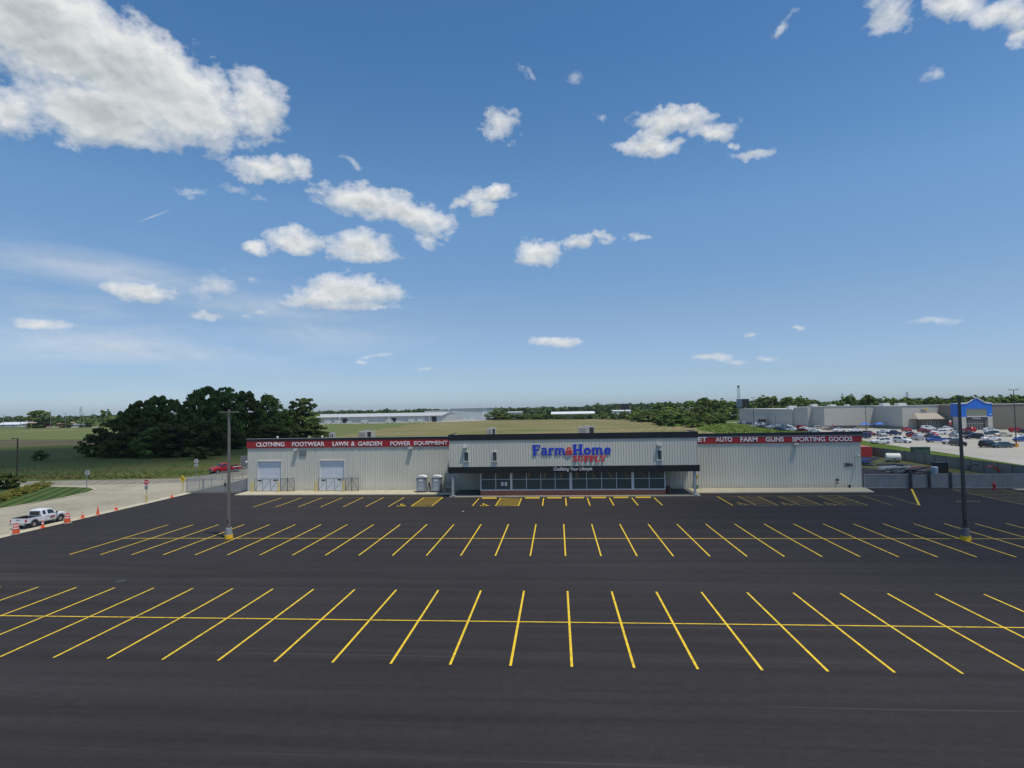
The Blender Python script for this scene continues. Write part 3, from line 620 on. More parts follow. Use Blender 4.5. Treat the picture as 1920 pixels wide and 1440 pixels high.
# left wing wall round two doors
D1 = (-43.6, -40.1); D2 = (-34.3, -30.7); DZ = 4.42; TOPL = 6.36
corr(w, -45.2, D1[0], 0.05, TOPL, YW); corr(w, D1[0], D1[1], DZ, TOPL, YW); corr(w, D1[1], D2[0], 0.05, TOPL, YW)
corr(w, D2[0], D2[1], DZ, TOPL, YW); corr(w, D2[1], 17.8, 0.05, TOPL, YW); corr(w, 17.8, 40.6, 0.05, 6.25, YW)
w.build('front_wall', M_WALL, bld)
w = MB()
def zr(y): return 7.62 - (y - 81) * 0.085
w.add([(-45.2, 81, 0), (-45.2, 121, 0), (-45.2, 121, zr(121)), (-45.2, 81, 7.6)], [(0, 1, 2, 3)])
w.add([(40.6, 81, 0), (40.6, 121, 0), (40.6, 121, zr(121)), (40.6, 81, 7.5)], [(0, 1, 2, 3)])
w.add([(-45.2, 121, 0), (40.6, 121, 0), (40.6, 121, zr(121)), (-45.2, 121, zr(121))], [(0, 1, 2, 3)])
w.build('side_wall', M_WALL, bld)
mb = MB(); mb.prism([(-45.2, 81.05, 7.55), (-45.2, 121, zr(121)), (-45.2, 121, zr(121) - 0.2), (-45.2, 81.05, 7.35)], (85.8, 0, 0)); mb.build('roof', M_ROOF, bld)
# fascias: red sign band with black strip over it
band, band2 = pieces('sign_band', M_RED, bld, [(-45.3, -14.3, 80.88, 81.0, 6.34, 7.36), (17.8, 40.75, 80.88, 81.0, 6.22, 7.08)])
pieces('black_coping', M_BLK, bld, [(-45.35, -14.3, 80.85, 81.02, 7.362, 7.68), (17.8, 40.85, 80.82, 81.02, 7.2, 7.62)])
pieces('gutter', M_GREYTRIM, bld, [(17.8, 40.8, 80.86, 81.0, 7.082, 7.198), (-45.4, -14.3, 80.83, 81.05, 7.682, 7.73)])
for t, a, b, z in (('CLOTHING', -43.85, -39.58, 6.56), ('FOOTWEAR', -38.41, -33.59, 6.54), ('LAWN', -32.39, -30.09, 6.52), ('&', -29.66, -29.06, 6.51), ('GARDEN', -28.63, -25.11, 6.50), ('POWER', -23.89, -20.94, 6.47), ('EQUIPMENT', -20.44, -15.58, 6.45)):
    text_part('lettering', t, a, b, z, z + 0.62, 80.88, M_WHITE, band, 0.06, 0.018)
for t, a, b, z in (('PET', 18.62, 20.37, 6.50), ('AUTO', 21.54, 23.75, 6.46), ('FARM', 24.85, 27.09, 6.42), ('GUNS', 28.18, 30.57, 6.39), ('SPORTING', 31.67, 35.97, 6.36), ('GOODS', 36.42, 39.48, 6.34)):
    text_part('lettering', t, a, b, z, z + 0.62, 80.88, M_WHITE, band2, 0.06, 0.018)
text_part('house_number', '2804', 38.3, 39.45, 2.93, 3.42, 80.93, M_BLACK, bld, 0.03, 0.02)
# roller doors
for (a, b) in (D1, D2):
    mb = MB(); mb.box(a - 0.12, a, 80.90, 81.1, 0.05, DZ); mb.box(b, b + 0.12, 80.90, 81.1, 0.05, DZ); mb.box(a - 0.12, b + 0.12, 80.88, 81.1, DZ, DZ + 0.12)
    fr = mb.build('door_frame', M_TRIM, bld)
    mb = MB()
    for k in range(7): z = 0.12 + k * (DZ - 0.12) / 7; mb.box(a, b, 81.10, 81.16, z + 0.02, z + (DZ - 0.12) / 7)
    dr = mb.build('roller_door', M_DOOR, bld)
    mb = MB(); mb.box(a, b, 81.12, 81.2, 0.05, DZ)
    mb.build('door_backing', M_GREYTRIM, dr)
# vent, cameras, wall lamps
mb = MB(); mb.box(-37.4, -36.35, 80.88, 81.0, 5.2, 6.0)
vt = mb.build('wall_vent', mat('vent_grey', (0.2, 0.21, 0.2), 0.6), bld)
mb = MB()
for k in range(6): mb.box(-37.34, -36.41, 80.85, 80.88, 5.27 + k * 0.12, 5.32 + k * 0.12)
mb.build('louvre', M_STEEL, vt)
def wall_lamp(x, y, z):
    mb = MB(); mb.prism([(x - 0.28, y, z - 0.12), (x - 0.28, y - 0.42, z - 0.10), (x - 0.28, y - 0.34, z + 0.14), (x - 0.28, y, z + 0.16)], (0.56, 0, 0))
    lp = mb.build('wall_lamp', M_GREYTRIM, bld)
    mb = MB(); mb.box(x - 0.22, x + 0.22, y - 0.38, y - 0.1, z - 0.15, z - 0.118); mb.build('lens', M_TRIM, lp)
for x, y, z in ((-37.8, 80.9, 6.05), (-20.9, 80.9, 6.1), (32.1, 80.9, 6.02), (-12.15, 75.25, 6.52), (12.95, 75.25, 6.52)): wall_lamp(x, y, z)
for x in (-45.15, 40.0):
    mb = MB(); mb.box(x - 0.05, x + 0.05, 80.6, 80.95, 4.42, 4.52); mb.cyl((x, 80.65, 4.45), (x + 0.1, 80.2, 4.33), 0.11); mb.build('security_camera', M_TRIM, bld)
pieces('wall_outlet', M_BLACK, bld, [(37.2, 37.5, 80.78, 80.95, 1.05, 1.3), (37.28, 37.42, 80.8, 80.95, 0.65, 0.8), (38.8, 39.0, 80.75, 80.93, 0.12, 0.5)])
mb = MB(); mb.cyl((18.75, 80.8, 0.1), (18.75, 80.8, 1.9), 0.06); mb.box(18.55, 18.95, 80.68, 80.93, 1.45, 2.0); mb.build('gas_meter', M_YEL_OLD, bld)
mb = MB(); mb.box(18.55, 18.95, 80.55, 80.9, 0.13, 0.6); mb.build('meter_box', mat('green_meter_box', (0.03, 0.15, 0.05), 0.5), bld)
# central block
w = MB(); corr(w, -14.33, 17.76, 3.9, 7.42, 75.3, 0.34); w.build('block_front', M_WALLC, bld)
w = MB(); w.box(-14.33, -14.23, 75.31, 81, 3.9, 8.0); w.box(17.66, 17.76, 75.31, 81, 3.9, 8.0); w.box(-14.23, 17.66, 81.0, 81.08, 6.2, 7.7); w.build('block_side', M_WALLC, bld)
mb = MB(); mb.prism([(-14.3, 75.4, 7.9), (-14.3, 96, 6.45), (-14.3, 96, 6.2), (-14.3, 75.4, 7.65)], (32, 0, 0)); mb.build('block_roof', M_ROOF, bld)
# black top fascia with fine ribs
mb = MB(); mb.box(-14.42, 17.88, 75.2, 75.32, 7.40, 8.17); mb.box(-14.42, -14.33, 75.32, 81.2, 7.40, 8.17); mb.box(17.79, 17.88, 75.32, 81.2, 7.40, 8.17)
for k in range(54): x = -14.3 + 0.598 * k; mb.box(x - 0.015, x + 0.015, 75.18, 75.2, 7.40, 8.17)
mb.build('black_top_fascia', M_BLK, bld)
# canopy
mb = MB(); mb.box(-14.42, 17.92, 74.98, 75.29, 3.13, 3.93); mb.box(-14.42, -14.2, 75.29, 81, 3.13, 3.93); mb.box(17.7, 17.92, 75.29, 81, 3.13, 3.93)
for k in range(54): x = -14.3 + 0.6 * k; mb.box(x - 0.015, x + 0.015, 74.955, 74.98, 3.13, 3.93)
cano = mb.build('canopy_fascia', M_BLK, bld)
text_part('lettering', 'Outfitting Your Lifestyle', -0.61, 4.35, 3.24, 3.80, 74.95, M_WHITE, cano, 0.03, 0.0, 0.18, 0.97)
mb = MB(); mb.box(-14.2, 17.7, 75.29, 81, 3.2, 3.3); mb.build('canopy_soffit', M_GREYTRIM, bld)
for x in (-13.88, 17.3):
    mb = MB(); mb.box(x - 0.14, x + 0.14, 75.12, 75.4, 0.1, 3.2); p = mb.build('canopy_post', M_GREYTRIM, bld)
    mb = MB(); mb.box(x - 0.28, x + 0.28, 74.98, 75.55, 0.0, 0.22); mb.build('post_base', M_CONCBASE, p)
# narrow upper windows
for x0, x1, z0, z1 in ((-12.3, -11.78, 4.75, 5.83), (-8.56, -8.04, 4.74, 5.82), (12.73, 13.22, 4.70, 5.80)):
    mb = MB(); mb.box(x0 - 0.09, x0, 75.18, 75.3, z0 - 0.09, z1 + 0.09); mb.box(x1, x1 + 0.09, 75.18, 75.3, z0 - 0.09, z1 + 0.09)
    mb.box(x0, x1, 75.18, 75.3, z1, z1 + 0.09); mb.box(x0 - 0.12, x1 + 0.12, 75.14, 75.3, z0 - 0.17, z0 - 0.09)
    wd = mb.build('window', M_TRIM, bld)
    mb = MB(); mb.box(x0, x1, 75.235, 75.25, z0 - 0.09, z1); mb.build('pane', M_GLASS, wd)
# shop sign: slab serif letters built stroke by stroke
def stroke_word(glyphs, x0, x1, z0, h, y, m, parent):
    """glyphs: list of (width, [polylines]) in units of cap height; each polyline (pts, thickness)"""
    tot = sum(g[0] for g in glyphs); sx = (x1 - x0) / tot; mbx = MB(); cx = x0; n = 0
    for wd, pls in glyphs:
        for pts, th in pls:
            for (a, b) in zip(pts, pts[1:]):
                A = Vector((cx + a[0] * sx, 0, z0 + a[1] * h)); B = Vector((cx + b[0] * sx, 0, z0 + b[1] * h))
                d = B - A; L_ = d.length; d.normalize(); nn = Vector((-d.z, 0, d.x)) * th * 1.18 * h / 2
                ext = d * th * h * (0.28 if len(pts) > 2 else 0.0)
                yy = y - 0.0007 * (n % 9); n += 1
                q = [A - ext - nn, B + ext - nn, B + ext + nn, A - ext + nn]
                mbx.prism([(p.x, yy, p.z) for p in q], (0, -0.045 - 0.0011 * (n % 7), 0))
        cx += wd * sx
    return mbx.build('lettering', m, parent)
T = 0.20; t2 = 0.12
def arc(cx, cz, rx, rz, a0, a1, n=10): return [(cx + rx * math.cos(R(a0 + (a1 - a0) * i / n)), cz + rz * math.sin(R(a0 + (a1 - a0) * i / n))) for i in range(n + 1)]
G_F = (0.86, [([(0.24, 0.05), (0.24, 0.95)], T), ([(0.04, 0.94), (0.80, 0.94)], t2), ([(0.76, 0.96), (0.76, 0.70)], 0.10), ([(0.24, 0.52), (0.56, 0.52)], t2), ([(0.56, 0.64), (0.56, 0.40)], 0.09), ([(0.04, 0.05), (0.46, 0.05)], 0.11)])
G_a = (0.70, [(arc(0.33, 0.50, 0.20, 0.17, 160, 20, 7), 0.13), ([(0.52, 0.50), (0.52, 0.10)], 0.17), (arc(0.30, 0.20, 0.20, 0.15, 70, 360, 12), 0.12), ([(0.52, 0.05), (0.68, 0.05)], 0.10)])
G_r = (0.60, [([(0.20, 0.05), (0.20, 0.64)], 0.17), ([(0.04, 0.62), (0.22, 0.62)], 0.10), ([(0.04, 0.05), (0.38, 0.05)], 0.10), (arc(0.42, 0.46, 0.18, 0.18, 165, 60, 6), 0.14), ([(0.50, 0.66), (0.52, 0.50)], 0.10)])
G_m = (1.14, [([(0.18, 0.05), (0.18, 0.64)], 0.16), ([(0.04, 0.62), (0.20, 0.62)], 0.10), ([(0.04, 0.05), (0.33, 0.05)], 0.10), (arc(0.36, 0.48, 0.18, 0.15, 165, 0, 7), 0.13), ([(0.54, 0.50), (0.54, 0.05)], 0.16), ([(0.42, 0.05), (0.68, 0.05)], 0.10), (arc(0.73, 0.48, 0.18, 0.15, 165, 0, 7), 0.13), ([(0.92, 0.50), (0.92, 0.05)], 0.16), ([(0.80, 0.05), (1.08, 0.05)], 0.10)])
G_amp = (0.82, [(arc(0.40, 0.62, 0.15, 0.17, -60, 240, 12), 0.13), ([(0.30, 0.50), (0.70, 0.06)], 0.14), (arc(0.36, 0.24, 0.24, 0.20, 130, 395, 12), 0.13), ([(0.54, 0.42), (0.80, 0.42)], 0.08)])
G_H = (1.02, [([(0.24, 0.05), (0.24, 0.95)], T), ([(0.78, 0.05), (0.78, 0.95)], T), ([(0.24, 0.50), (0.78, 0.50)], 0.14), ([(0.04, 0.95), (0.44, 0.95)], 0.11), ([(0.58, 0.95), (0.98, 0.95)], 0.11), ([(0.04, 0.05), (0.44, 0.05)], 0.11), ([(0.58, 0.05), (0.98, 0.05)], 0.11)])
G_o = (0.74, [(arc(0.36, 0.34, 0.24, 0.26, 0, 360, 18), 0.16)])
G_e = (0.68, [(arc(0.35, 0.34, 0.24, 0.26, -40, -350, 16), 0.15), ([(0.14, 0.34), (0.58, 0.34)], 0.10)])
sign = MB(); sign.box(-3.3, 6.7, 75.22, 75.24, 5.6, 5.66)
sg = sign.build('shop_sign', M_GREYTRIM, bld)
stroke_word([G_F, G_a, G_r, G_m], -3.40, 1.02, 5.37, 1.32, 75.25, M_BLUE, sg)
stroke_word([G_H, G_o, G_m, G_e], 1.86, 6.84, 5.36, 1.34, 75.25, M_BLUE, sg)
stroke_word([G_amp], 0.84, 2.0, 5.40, 1.12, 75.19, M_REDL, sg)
s_ = 0.19; b_ = 0.13
GS = (0.80, [(arc(0.40, 0.72, 0.25, 0.20, 20, 270, 9), 0.15), (arc(0.40, 0.28, 0.26, 0.21, 90, -160, 9), 0.15), ([(0.68, 0.9), (0.68, 0.66)], 0.09), ([(0.12, 0.36), (0.12, 0.08)], 0.09)])
GU = (0.96, [([(0.22, 0.95), (0.22, 0.36)], s_), (arc(0.47, 0.32, 0.25, 0.24, 180, 360, 8), 0.15), ([(0.74, 0.36), (0.74, 0.95)], 0.13), ([(0.04, 0.94), (0.42, 0.94)], b_), ([(0.58, 0.94), (0.92, 0.94)], b_)])
GP = (0.82, [([(0.22, 0.05), (0.22, 0.95)], s_), ([(0.04, 0.06), (0.46, 0.06)], b_), ([(0.04, 0.94), (0.45, 0.94)], b_), (arc(0.44, 0.68, 0.24, 0.25, 90, -90, 8), 0.15), ([(0.22, 0.43), (0.45, 0.43)], b_)])
GL = (0.78, [([(0.22, 0.05), (0.22, 0.95)], s_), ([(0.04, 0.94), (0.42, 0.94)], b_), ([(0.04, 0.06), (0.72, 0.06)], b_), ([(0.70, 0.04), (0.70, 0.34)], 0.10)])
GY = (0.90, [([(0.16, 0.92), (0.46, 0.46)], 0.18), ([(0.76, 0.92), (0.46, 0.46)], 0.13), ([(0.46, 0.50), (0.46, 0.06)], s_), ([(0.26, 0.06), (0.66, 0.06)], b_), ([(0.0, 0.94), (0.32, 0.94)], b_), ([(0.62, 0.94), (0.92, 0.94)], b_)])
stroke_word([GS, GU, GP, GP, GL, GY], 1.84, 6.12, 4.47, 0.76, 75.225, M_REDL, sg)
# storefront: brick plinth, glazing bays
mb = MB(); mb.box(-10.3, 13.7, 75.72, 76.1, 0.02, 0.74); mb.box(-10.3, -10.0, 76.1, 81, 0.02, 0.74); mb.box(13.4, 13.7, 76.1, 81, 0.02, 0.74); mb.build('brick_plinth', M_BRICK, bld)
mb = MB(); mb.box(-10.32, 13.72, 75.68, 76.12, 0.74, 0.82); mb.build('sill', M_TRIM, bld)
mb = MB(); mb.box(-10.15, 13.55, 76.3, 76.4, 0.82, 3.2)
mb.build('shop_interior_wall', mat('dim_interior', (0.03, 0.04, 0.04), 0.9), bld)
bays = [(-10.2, -6.33, 2), (-6.1, 1.44, 4), (1.72, 9.42, 4), (9.7, 13.62, 2)]
pieces('storefront_pier', M_TRIM, bld, [(-10.3, -10.2, 75.76, 75.92, 0.82, 3.2), (13.62, 13.72, 75.76, 75.92, 0.82, 3.2)] + [(a, b, 75.70, 75.95, 0.82, 3.2) for a, b in ((-6.33, -6.1), (1.44, 1.72), (9.42, 9.7))])
for a, b, n in bays:
    for k in range(n):
        xa = a + (b - a) * k / n; xb = a + (b - a) * (k + 1) / n
        f = MB(); f.box(xa, xa + 0.035, 75.78, 75.86, 0.82, 3.2); f.box(xb - 0.035, xb, 75.78, 75.86, 0.82, 3.2); f.box(xa + 0.035, xb - 0.035, 75.78, 75.86, 2.16, 2.22); f.box(xa + 0.035, xb - 0.035, 75.78, 75.86, 0.82, 0.88)
        wd = f.build('storefront_window', M_TRIM, bld)
        g = MB(); g.box(xa + 0.03, xb - 0.03, 75.81, 75.825, 0.86, 2.17); g.box(xa + 0.03, xb - 0.03, 75.81, 75.825, 2.21, 3.2); g.build('pane', M_GLASS, wd)
pieces('window_notice', M_REFL, bld, [(-7.07, -6.77, 75.78, 75.8, 1.35, 1.85), (-7.55, -7.25, 75.78, 75.8, 1.35, 1.85)])
# entrance doors in both porches (dark glazed, facing the porch)
pieces('entrance_door', M_GLASS, bld, [(-10.34, -10.3, 77.2, 79.6, 0.12, 2.5), (13.7, 13.74, 77.2, 79.6, 0.12, 2.5)])
# bin by the storefront
bn = MB(); bn.lathe((14.1, 76.2, 0.1), [(0.28, 0), (0.3, 0.9), (0.2, 1.05)], 12); o = bn.build('litter_bin', mat('dark_red_bin', (0.10, 0.03, 0.03), 0.5)); tag(o, 'dark litter bin standing in the porch beside the storefront brickwork', 'bin')

# roof plant
def roof_unit(x0, x1, y0, y1, z1, label, fanx=None):
    t = thing('rooftop_unit', label, 'roof unit', ((x0 + x1) / 2, (y0 + y1) / 2, zr((y0 + y1) / 2) - 0.05))
    zb = min(zr(y0), zr(y1)) - 0.02
    mb = MB(); mb.box(x0, x1, y0, y1, zb, z1); mb.build('casing', mat('unit_grey', (0.33, 0.31, 0.27), 0.6, var=0.08), t, bevel=0.03)
    mb = MB(); mb.box(x1 - (x1 - x0) * 0.3, x1 - 0.08, y0 - 0.03, y0 - 0.002, z1 - (z1 - zb) * 0.85, z1 - 0.1)
    for k in range(5): zz = zb + 0.3 + k * (z1 - zb - 0.4) / 5; mb.box(x0 + 0.1, x0 + (x1 - x0) * 0.5, y0 - 0.03, y0 - 0.002, zz, zz + 0.05)
    mb.build('grille', M_BLACK, t)
    mb = MB(); mb.cyl(((x0 + x1) / 2, (y0 + y1) / 2, z1), ((x0 + x1) / 2, (y0 + y1) / 2, z1 + 0.14), min(x1 - x0, y1 - y0) * 0.3, n=16); mb.build('fan_guard', M_GREYTRIM, t)
roof_unit(-33.6, -31.3, 95, 97, 8.05, 'wide tan rooftop air unit above the LAWN and GARDEN lettering')
roof_unit(-37.5, -36.7, 92, 92.9, 7.95, 'small grey rooftop unit above the FOOTWEAR lettering')
roof_unit(-11.4, -9.95, 92, 93.4, 8.36, 'boxy grey rooftop unit behind the left part of the black parapet')
roof_unit(3.3, 5.8, 92, 94, 8.4, 'wide grey rooftop unit behind the black parapet above the blue shop sign')
for x, lab in ((-44.2, 'short white vent pipe above the CLOTHING lettering near the roof corner'), (-36.9, 'short white vent pipe beside the small grey rooftop unit')):
    mb = MB(); mb.cyl((x, 88, 6.9), (x, 88, 7.66), 0.1); mb.lathe((x, 88, 7.6), [(0.17, 0), (0.17, 0.06), (0.05, 0.14)], 10); tag(mb.build('vent_pipe', M_TRIM), lab, 'vent pipe', 'roof vent pipes')

# wheel stops
for i, (a, b, lab) in enumerate(((-9.84, -7.96, 'yellow parking block left of the striped access bay at the storefront'), (-4.31, -2.45, 'yellow parking block just right of the striped access bay'), (-1.5, 0.33, 'third yellow parking block from the left along the storefront'), (1.33, 3.17, 'middle yellow parking block of the seven along the storefront'), (4.09, 5.92, 'third yellow parking block from the right along the storefront'), (6.85, 8.69, 'second yellow parking block from the right along the storefront'), (9.62, 11.48, 'rightmost yellow parking block along the storefront'))):
    mb = MB(); y = 73.75; mb.prism([(a, y - 0.11, 0.004), (a, y - 0.07, 0.15), (a, y + 0.07, 0.15), (a, y + 0.11, 0.004)], (b - a, 0, 0))
    tag(mb.build('parking_block', M_YEL_B, bevel=0.012), lab, 'parking block', 'yellow parking blocks along the storefront')

# ------------------------------------------------------------------ lot light poles
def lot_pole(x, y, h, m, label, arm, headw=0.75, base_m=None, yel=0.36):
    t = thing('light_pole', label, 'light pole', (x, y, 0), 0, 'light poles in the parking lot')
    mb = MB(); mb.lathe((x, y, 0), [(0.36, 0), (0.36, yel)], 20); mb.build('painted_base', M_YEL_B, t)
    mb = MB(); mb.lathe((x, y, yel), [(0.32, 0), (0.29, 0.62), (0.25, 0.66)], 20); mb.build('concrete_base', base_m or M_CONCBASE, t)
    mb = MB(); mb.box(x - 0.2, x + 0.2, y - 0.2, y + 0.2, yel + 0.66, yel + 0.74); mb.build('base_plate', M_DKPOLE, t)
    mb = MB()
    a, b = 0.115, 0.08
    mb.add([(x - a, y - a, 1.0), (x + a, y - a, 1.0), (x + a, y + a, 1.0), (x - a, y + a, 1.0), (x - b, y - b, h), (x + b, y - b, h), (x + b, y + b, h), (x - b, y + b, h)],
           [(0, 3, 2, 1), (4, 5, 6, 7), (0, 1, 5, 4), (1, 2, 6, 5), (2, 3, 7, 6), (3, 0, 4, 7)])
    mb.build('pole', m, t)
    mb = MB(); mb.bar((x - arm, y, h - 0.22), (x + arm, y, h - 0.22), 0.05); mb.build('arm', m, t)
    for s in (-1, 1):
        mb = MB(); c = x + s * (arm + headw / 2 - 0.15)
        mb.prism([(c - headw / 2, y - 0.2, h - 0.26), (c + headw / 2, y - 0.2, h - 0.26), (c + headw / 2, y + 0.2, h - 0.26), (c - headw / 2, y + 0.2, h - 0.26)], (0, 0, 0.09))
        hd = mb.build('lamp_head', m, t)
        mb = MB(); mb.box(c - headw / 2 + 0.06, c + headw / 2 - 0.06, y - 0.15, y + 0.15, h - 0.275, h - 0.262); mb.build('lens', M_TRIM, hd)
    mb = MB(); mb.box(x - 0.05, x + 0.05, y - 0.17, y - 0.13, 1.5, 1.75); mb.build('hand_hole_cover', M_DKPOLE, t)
lot_pole(-30.4, 51.25, 11.85, M_POLE, 'weathered brown light pole on a yellow and grey base before the CLOTHING end', 0.25)
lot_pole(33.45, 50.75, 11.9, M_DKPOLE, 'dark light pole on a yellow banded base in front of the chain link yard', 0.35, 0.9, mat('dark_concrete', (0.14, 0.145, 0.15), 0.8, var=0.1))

def brown_lamp(x, y, h, dx):
    t = thing('street_lamp', 'dark brown street lamp with one arm, standing in the tall grass behind the hedge', 'street lamp', (x, y, 0))
    mb = MB(); mb.bar((x, y, 0), (x, y, h), 0.17); mb.build('pole', M_BROWNPOLE, t)
    mb = MB(); mb.bar((x, y, h - 0.08), (x + dx * 0.7, y, h - 0.08), 0.09); mb.build('arm', M_BROWNPOLE, t)
    mb = MB(); mb.box(min(x + dx * 0.6, x + dx), max(x + dx * 0.6, x + dx), y - 0.18, y + 0.18, h - 0.18, h); mb.build('lamp_head', M_BROWNPOLE, t)
brown_lamp(-104.6, 104.1, 7.4, -1.2)

# ------------------------------------------------------------------ signs
def octagon(mb, x, y, z, r, th=0.02):
    mb.prism([(x + r * math.cos(R(22.5 + 45 * k)), y, z + r * math.sin(R(22.5 + 45 * k))) for k in range(8)], (0, th, 0))
def stop_sign():
    x, y = -54.0, 72.0
    t = thing('stop_sign', 'red octagonal stop sign on a yellow bollard at the edge of the asphalt', 'stop sign', (x, y, 0))
    mb = MB(); mb.cyl((x, y, 0), (x, y, 0.95), 0.13, n=14); mb.lathe((x, y, 0.95), [(0.13, 0), (0.09, 0.07), (0.02, 0.1)], 14); mb.build('bollard', mat('faded_yellow_post', (0.55, 0.45, 0.16), 0.6, var=0.1), t)
    mb = MB(); mb.bar((x, y, 1.0), (x, y, 3.0), 0.06); mb.build('post', M_STEEL, t)
    mb = MB(); octagon(mb, x, y - 0.06, 2.66, 0.41); f = mb.build('sign_plate', M_REDSIGN, t)
    mb = MB(); pts = [(0.41, 0.375)]
    for k in range(8):
        a0, a1 = R(22.5 + 45 * k), R(67.5 + 45 * k)
        mb.add([(x + r * math.cos(a), y - 0.064, 2.66 + r * math.sin(a)) for a, r in ((a0, 0.40), (a1, 0.40), (a1, 0.37), (a0, 0.37))], [(0, 1, 2, 3)])
    mb.build('white_border', M_REFL, f)
    text_part('lettering', 'STOP', x - 0.28, x + 0.28, 2.56, 2.78, y - 0.062, M_REFL, f, 0.004, 0.02)
    mb = MB(); mb.box(x - 0.22, x + 0.22, y - 0.06, y - 0.04, 1.72, 2.2); mb.build('small_plate', mat('grey_plate', (0.2, 0.2, 0.24), 0.5), t)
stop_sign()
def back_sign(x, y, h, plate, label):
    t = thing('road_sign', label, 'road sign', (x, y, 0))
    mb = MB(); mb.bar((x, y, 0), (x, y, h), 0.07); mb.build('post', M_PYLON, t)
    mb = MB(); octagon(mb, x, y + 0.05, h - 0.42, 0.46); p = mb.build('sign_plate', M_SIGNBACK, t)
    mb = MB(); mb.box(x - 0.05, x + 0.05, y - 0.04, y - 0.036, h - 0.7, h - 0.12); mb.build('bracket', M_PYLON, p)
    if plate:
        mb = MB(); mb.box(x - 0.38, x + 0.38, y + 0.05, y + 0.07, h - 1.38, h - 1.0); mb.build('lower_plate', M_SIGNBACK, t)
back_sign(-74.9, 86.5, 2.85, False, 'pale octagonal sign seen from behind, at the tip of the mown island')
back_sign(-66.6, 101.6, 3.2, True, 'pale octagonal sign with a small plate under it, near the red pickup')
def arrow_sign():
    x, y = -55.3, 81.3
    t = thing('warning_sign', 'yellow diamond sign with a black curved arrow beside the chain link gate', 'warning sign', (x, y, 0))
    mb = MB(); mb.cyl((x, y, 0), (x, y, 1.75), 0.07); mb.build('post', mat('faded_yellow_post', (0.5, 0.4, 0.1)), t)
    mb = MB(); z = 1.95; r = 0.47; mb.prism([(x + r * math.cos(R(a)), y - 0.1, z + r * math.sin(R(a)) * 1.15) for a in (0, 90, 180, 270)], (0, 0.02, 0)); p = mb.build('sign_plate', M_SIGNYEL, t)
    mb = MB()
    c = [(0.10, -0.24), (0.10, 0.02), (0.02, 0.12), (-0.08, 0.14)]
    for a, b in zip(c, c[1:]): mb.bar((x + a[0], y - 0.105, z + a[1]), (x + b[0], y - 0.105, z + b[1]), 0.10, 0.008)
    mb.prism([(x - 0.08, y - 0.109, z + 0.27), (x - 0.28, y - 0.109, z + 0.14), (x - 0.08, y - 0.109, z + 0.0)], (0, 0.008, 0))
    mb.build('arrow', M_BLACK, p)
arrow_sign()

# ------------------------------------------------------------------ drums and cones
def make_drum():
    t = thing('traffic_drum', None, 'traffic drum', (0, 0, 0))
    mb = MB(); mb.lathe((0, 0, 0), [(0.42, 0.0), (0.42, 0.06), (0.30, 0.08)], 18); mb.build('rubber_base', mat('dusty_rubber', (0.30, 0.28, 0.25), 0.9), t, world=False)
    mb = MB(); mb.lathe((0, 0, 0), [(0.29, 0.08), (0.285, 0.28), (0.27, 0.30), (0.265, 0.52), (0.25, 0.54), (0.245, 0.76), (0.23, 0.78), (0.225, 0.98), (0.19, 1.02), (0.10, 1.03)], 18); mb.build('drum_body', M_ORANGE, t, world=False)
    mb = MB()
    for z in (0.31, 0.55, 0.80): mb.lathe((0, 0, 0), [(0.283 - z * 0.06, z), (0.281 - z * 0.06, z + 0.12)], 18)
    mb.build('reflective_band', M_REFL, t, world=False)
    mb = MB(); mb.box(-0.1, 0.1, -0.015, 0.015, 1.02, 1.1); mb.build('handle', M_BLACK, t, world=False)
    return t
dr = make_drum(); dr.location = (-53.25, 53.0, 0.02)
tag(dr, 'orange and white traffic drum behind the white pickup, nearest the viewer', 'traffic drum', 'traffic drums along the drive')
d2 = copy_tree(dr); d2.location = (-52.85, 58.5, 0.0); tag(d2, 'orange and white traffic drum beside the front wheel of the white pickup', 'traffic drum', 'traffic drums along the drive')
def make_cone(h, band):
    t = thing('traffic_cone', None, 'traffic cone', (0, 0, 0))
    mb = MB(); mb.box(-0.2, 0.2, -0.2, 0.2, 0, 0.04); mb.build('cone_base', M_ORANGE, t, world=False)
    mb = MB(); mb.lathe((0, 0, 0.04), [(0.155, 0), (0.035, h - 0.04), (0.02, h - 0.03)], 16); mb.build('cone_body', M_ORANGE, t, world=False)
    if band:
        mb = MB(); r = lambda z: 0.155 - 0.12 * z / (h - 0.04) + 0.005
        mb.lathe((0, 0, 0.04), [(r(h * 0.50), h * 0.50), (r(h * 0.72), h * 0.72)], 16); mb.build('reflective_band', M_REFL, t, world=False)
    return t
for x, y, h, band, lab in ((-53.3, 56.0, 0.75, True, 'orange cone with a white band beside the rear wheel of the white pickup'), (-53.45, 61.2, 0.72, True, 'orange cone with a white band, next after the drum at the pickup front'), (-53.5, 63.4, 0.95, False, 'tallest plain orange cone, between two banded ones along the kerb'), (-53.5, 66.2, 0.72, True, 'orange cone with a white band halfway between the pickup and the stop sign'), (-53.3, 76.0, 0.45, False, 'tiny plain orange cone on the kerb beyond the stop sign')):
    c = make_cone(h, band); c.location = (x, y, 0.02); tag(c, lab, 'traffic cone', 'traffic cones along the drive')

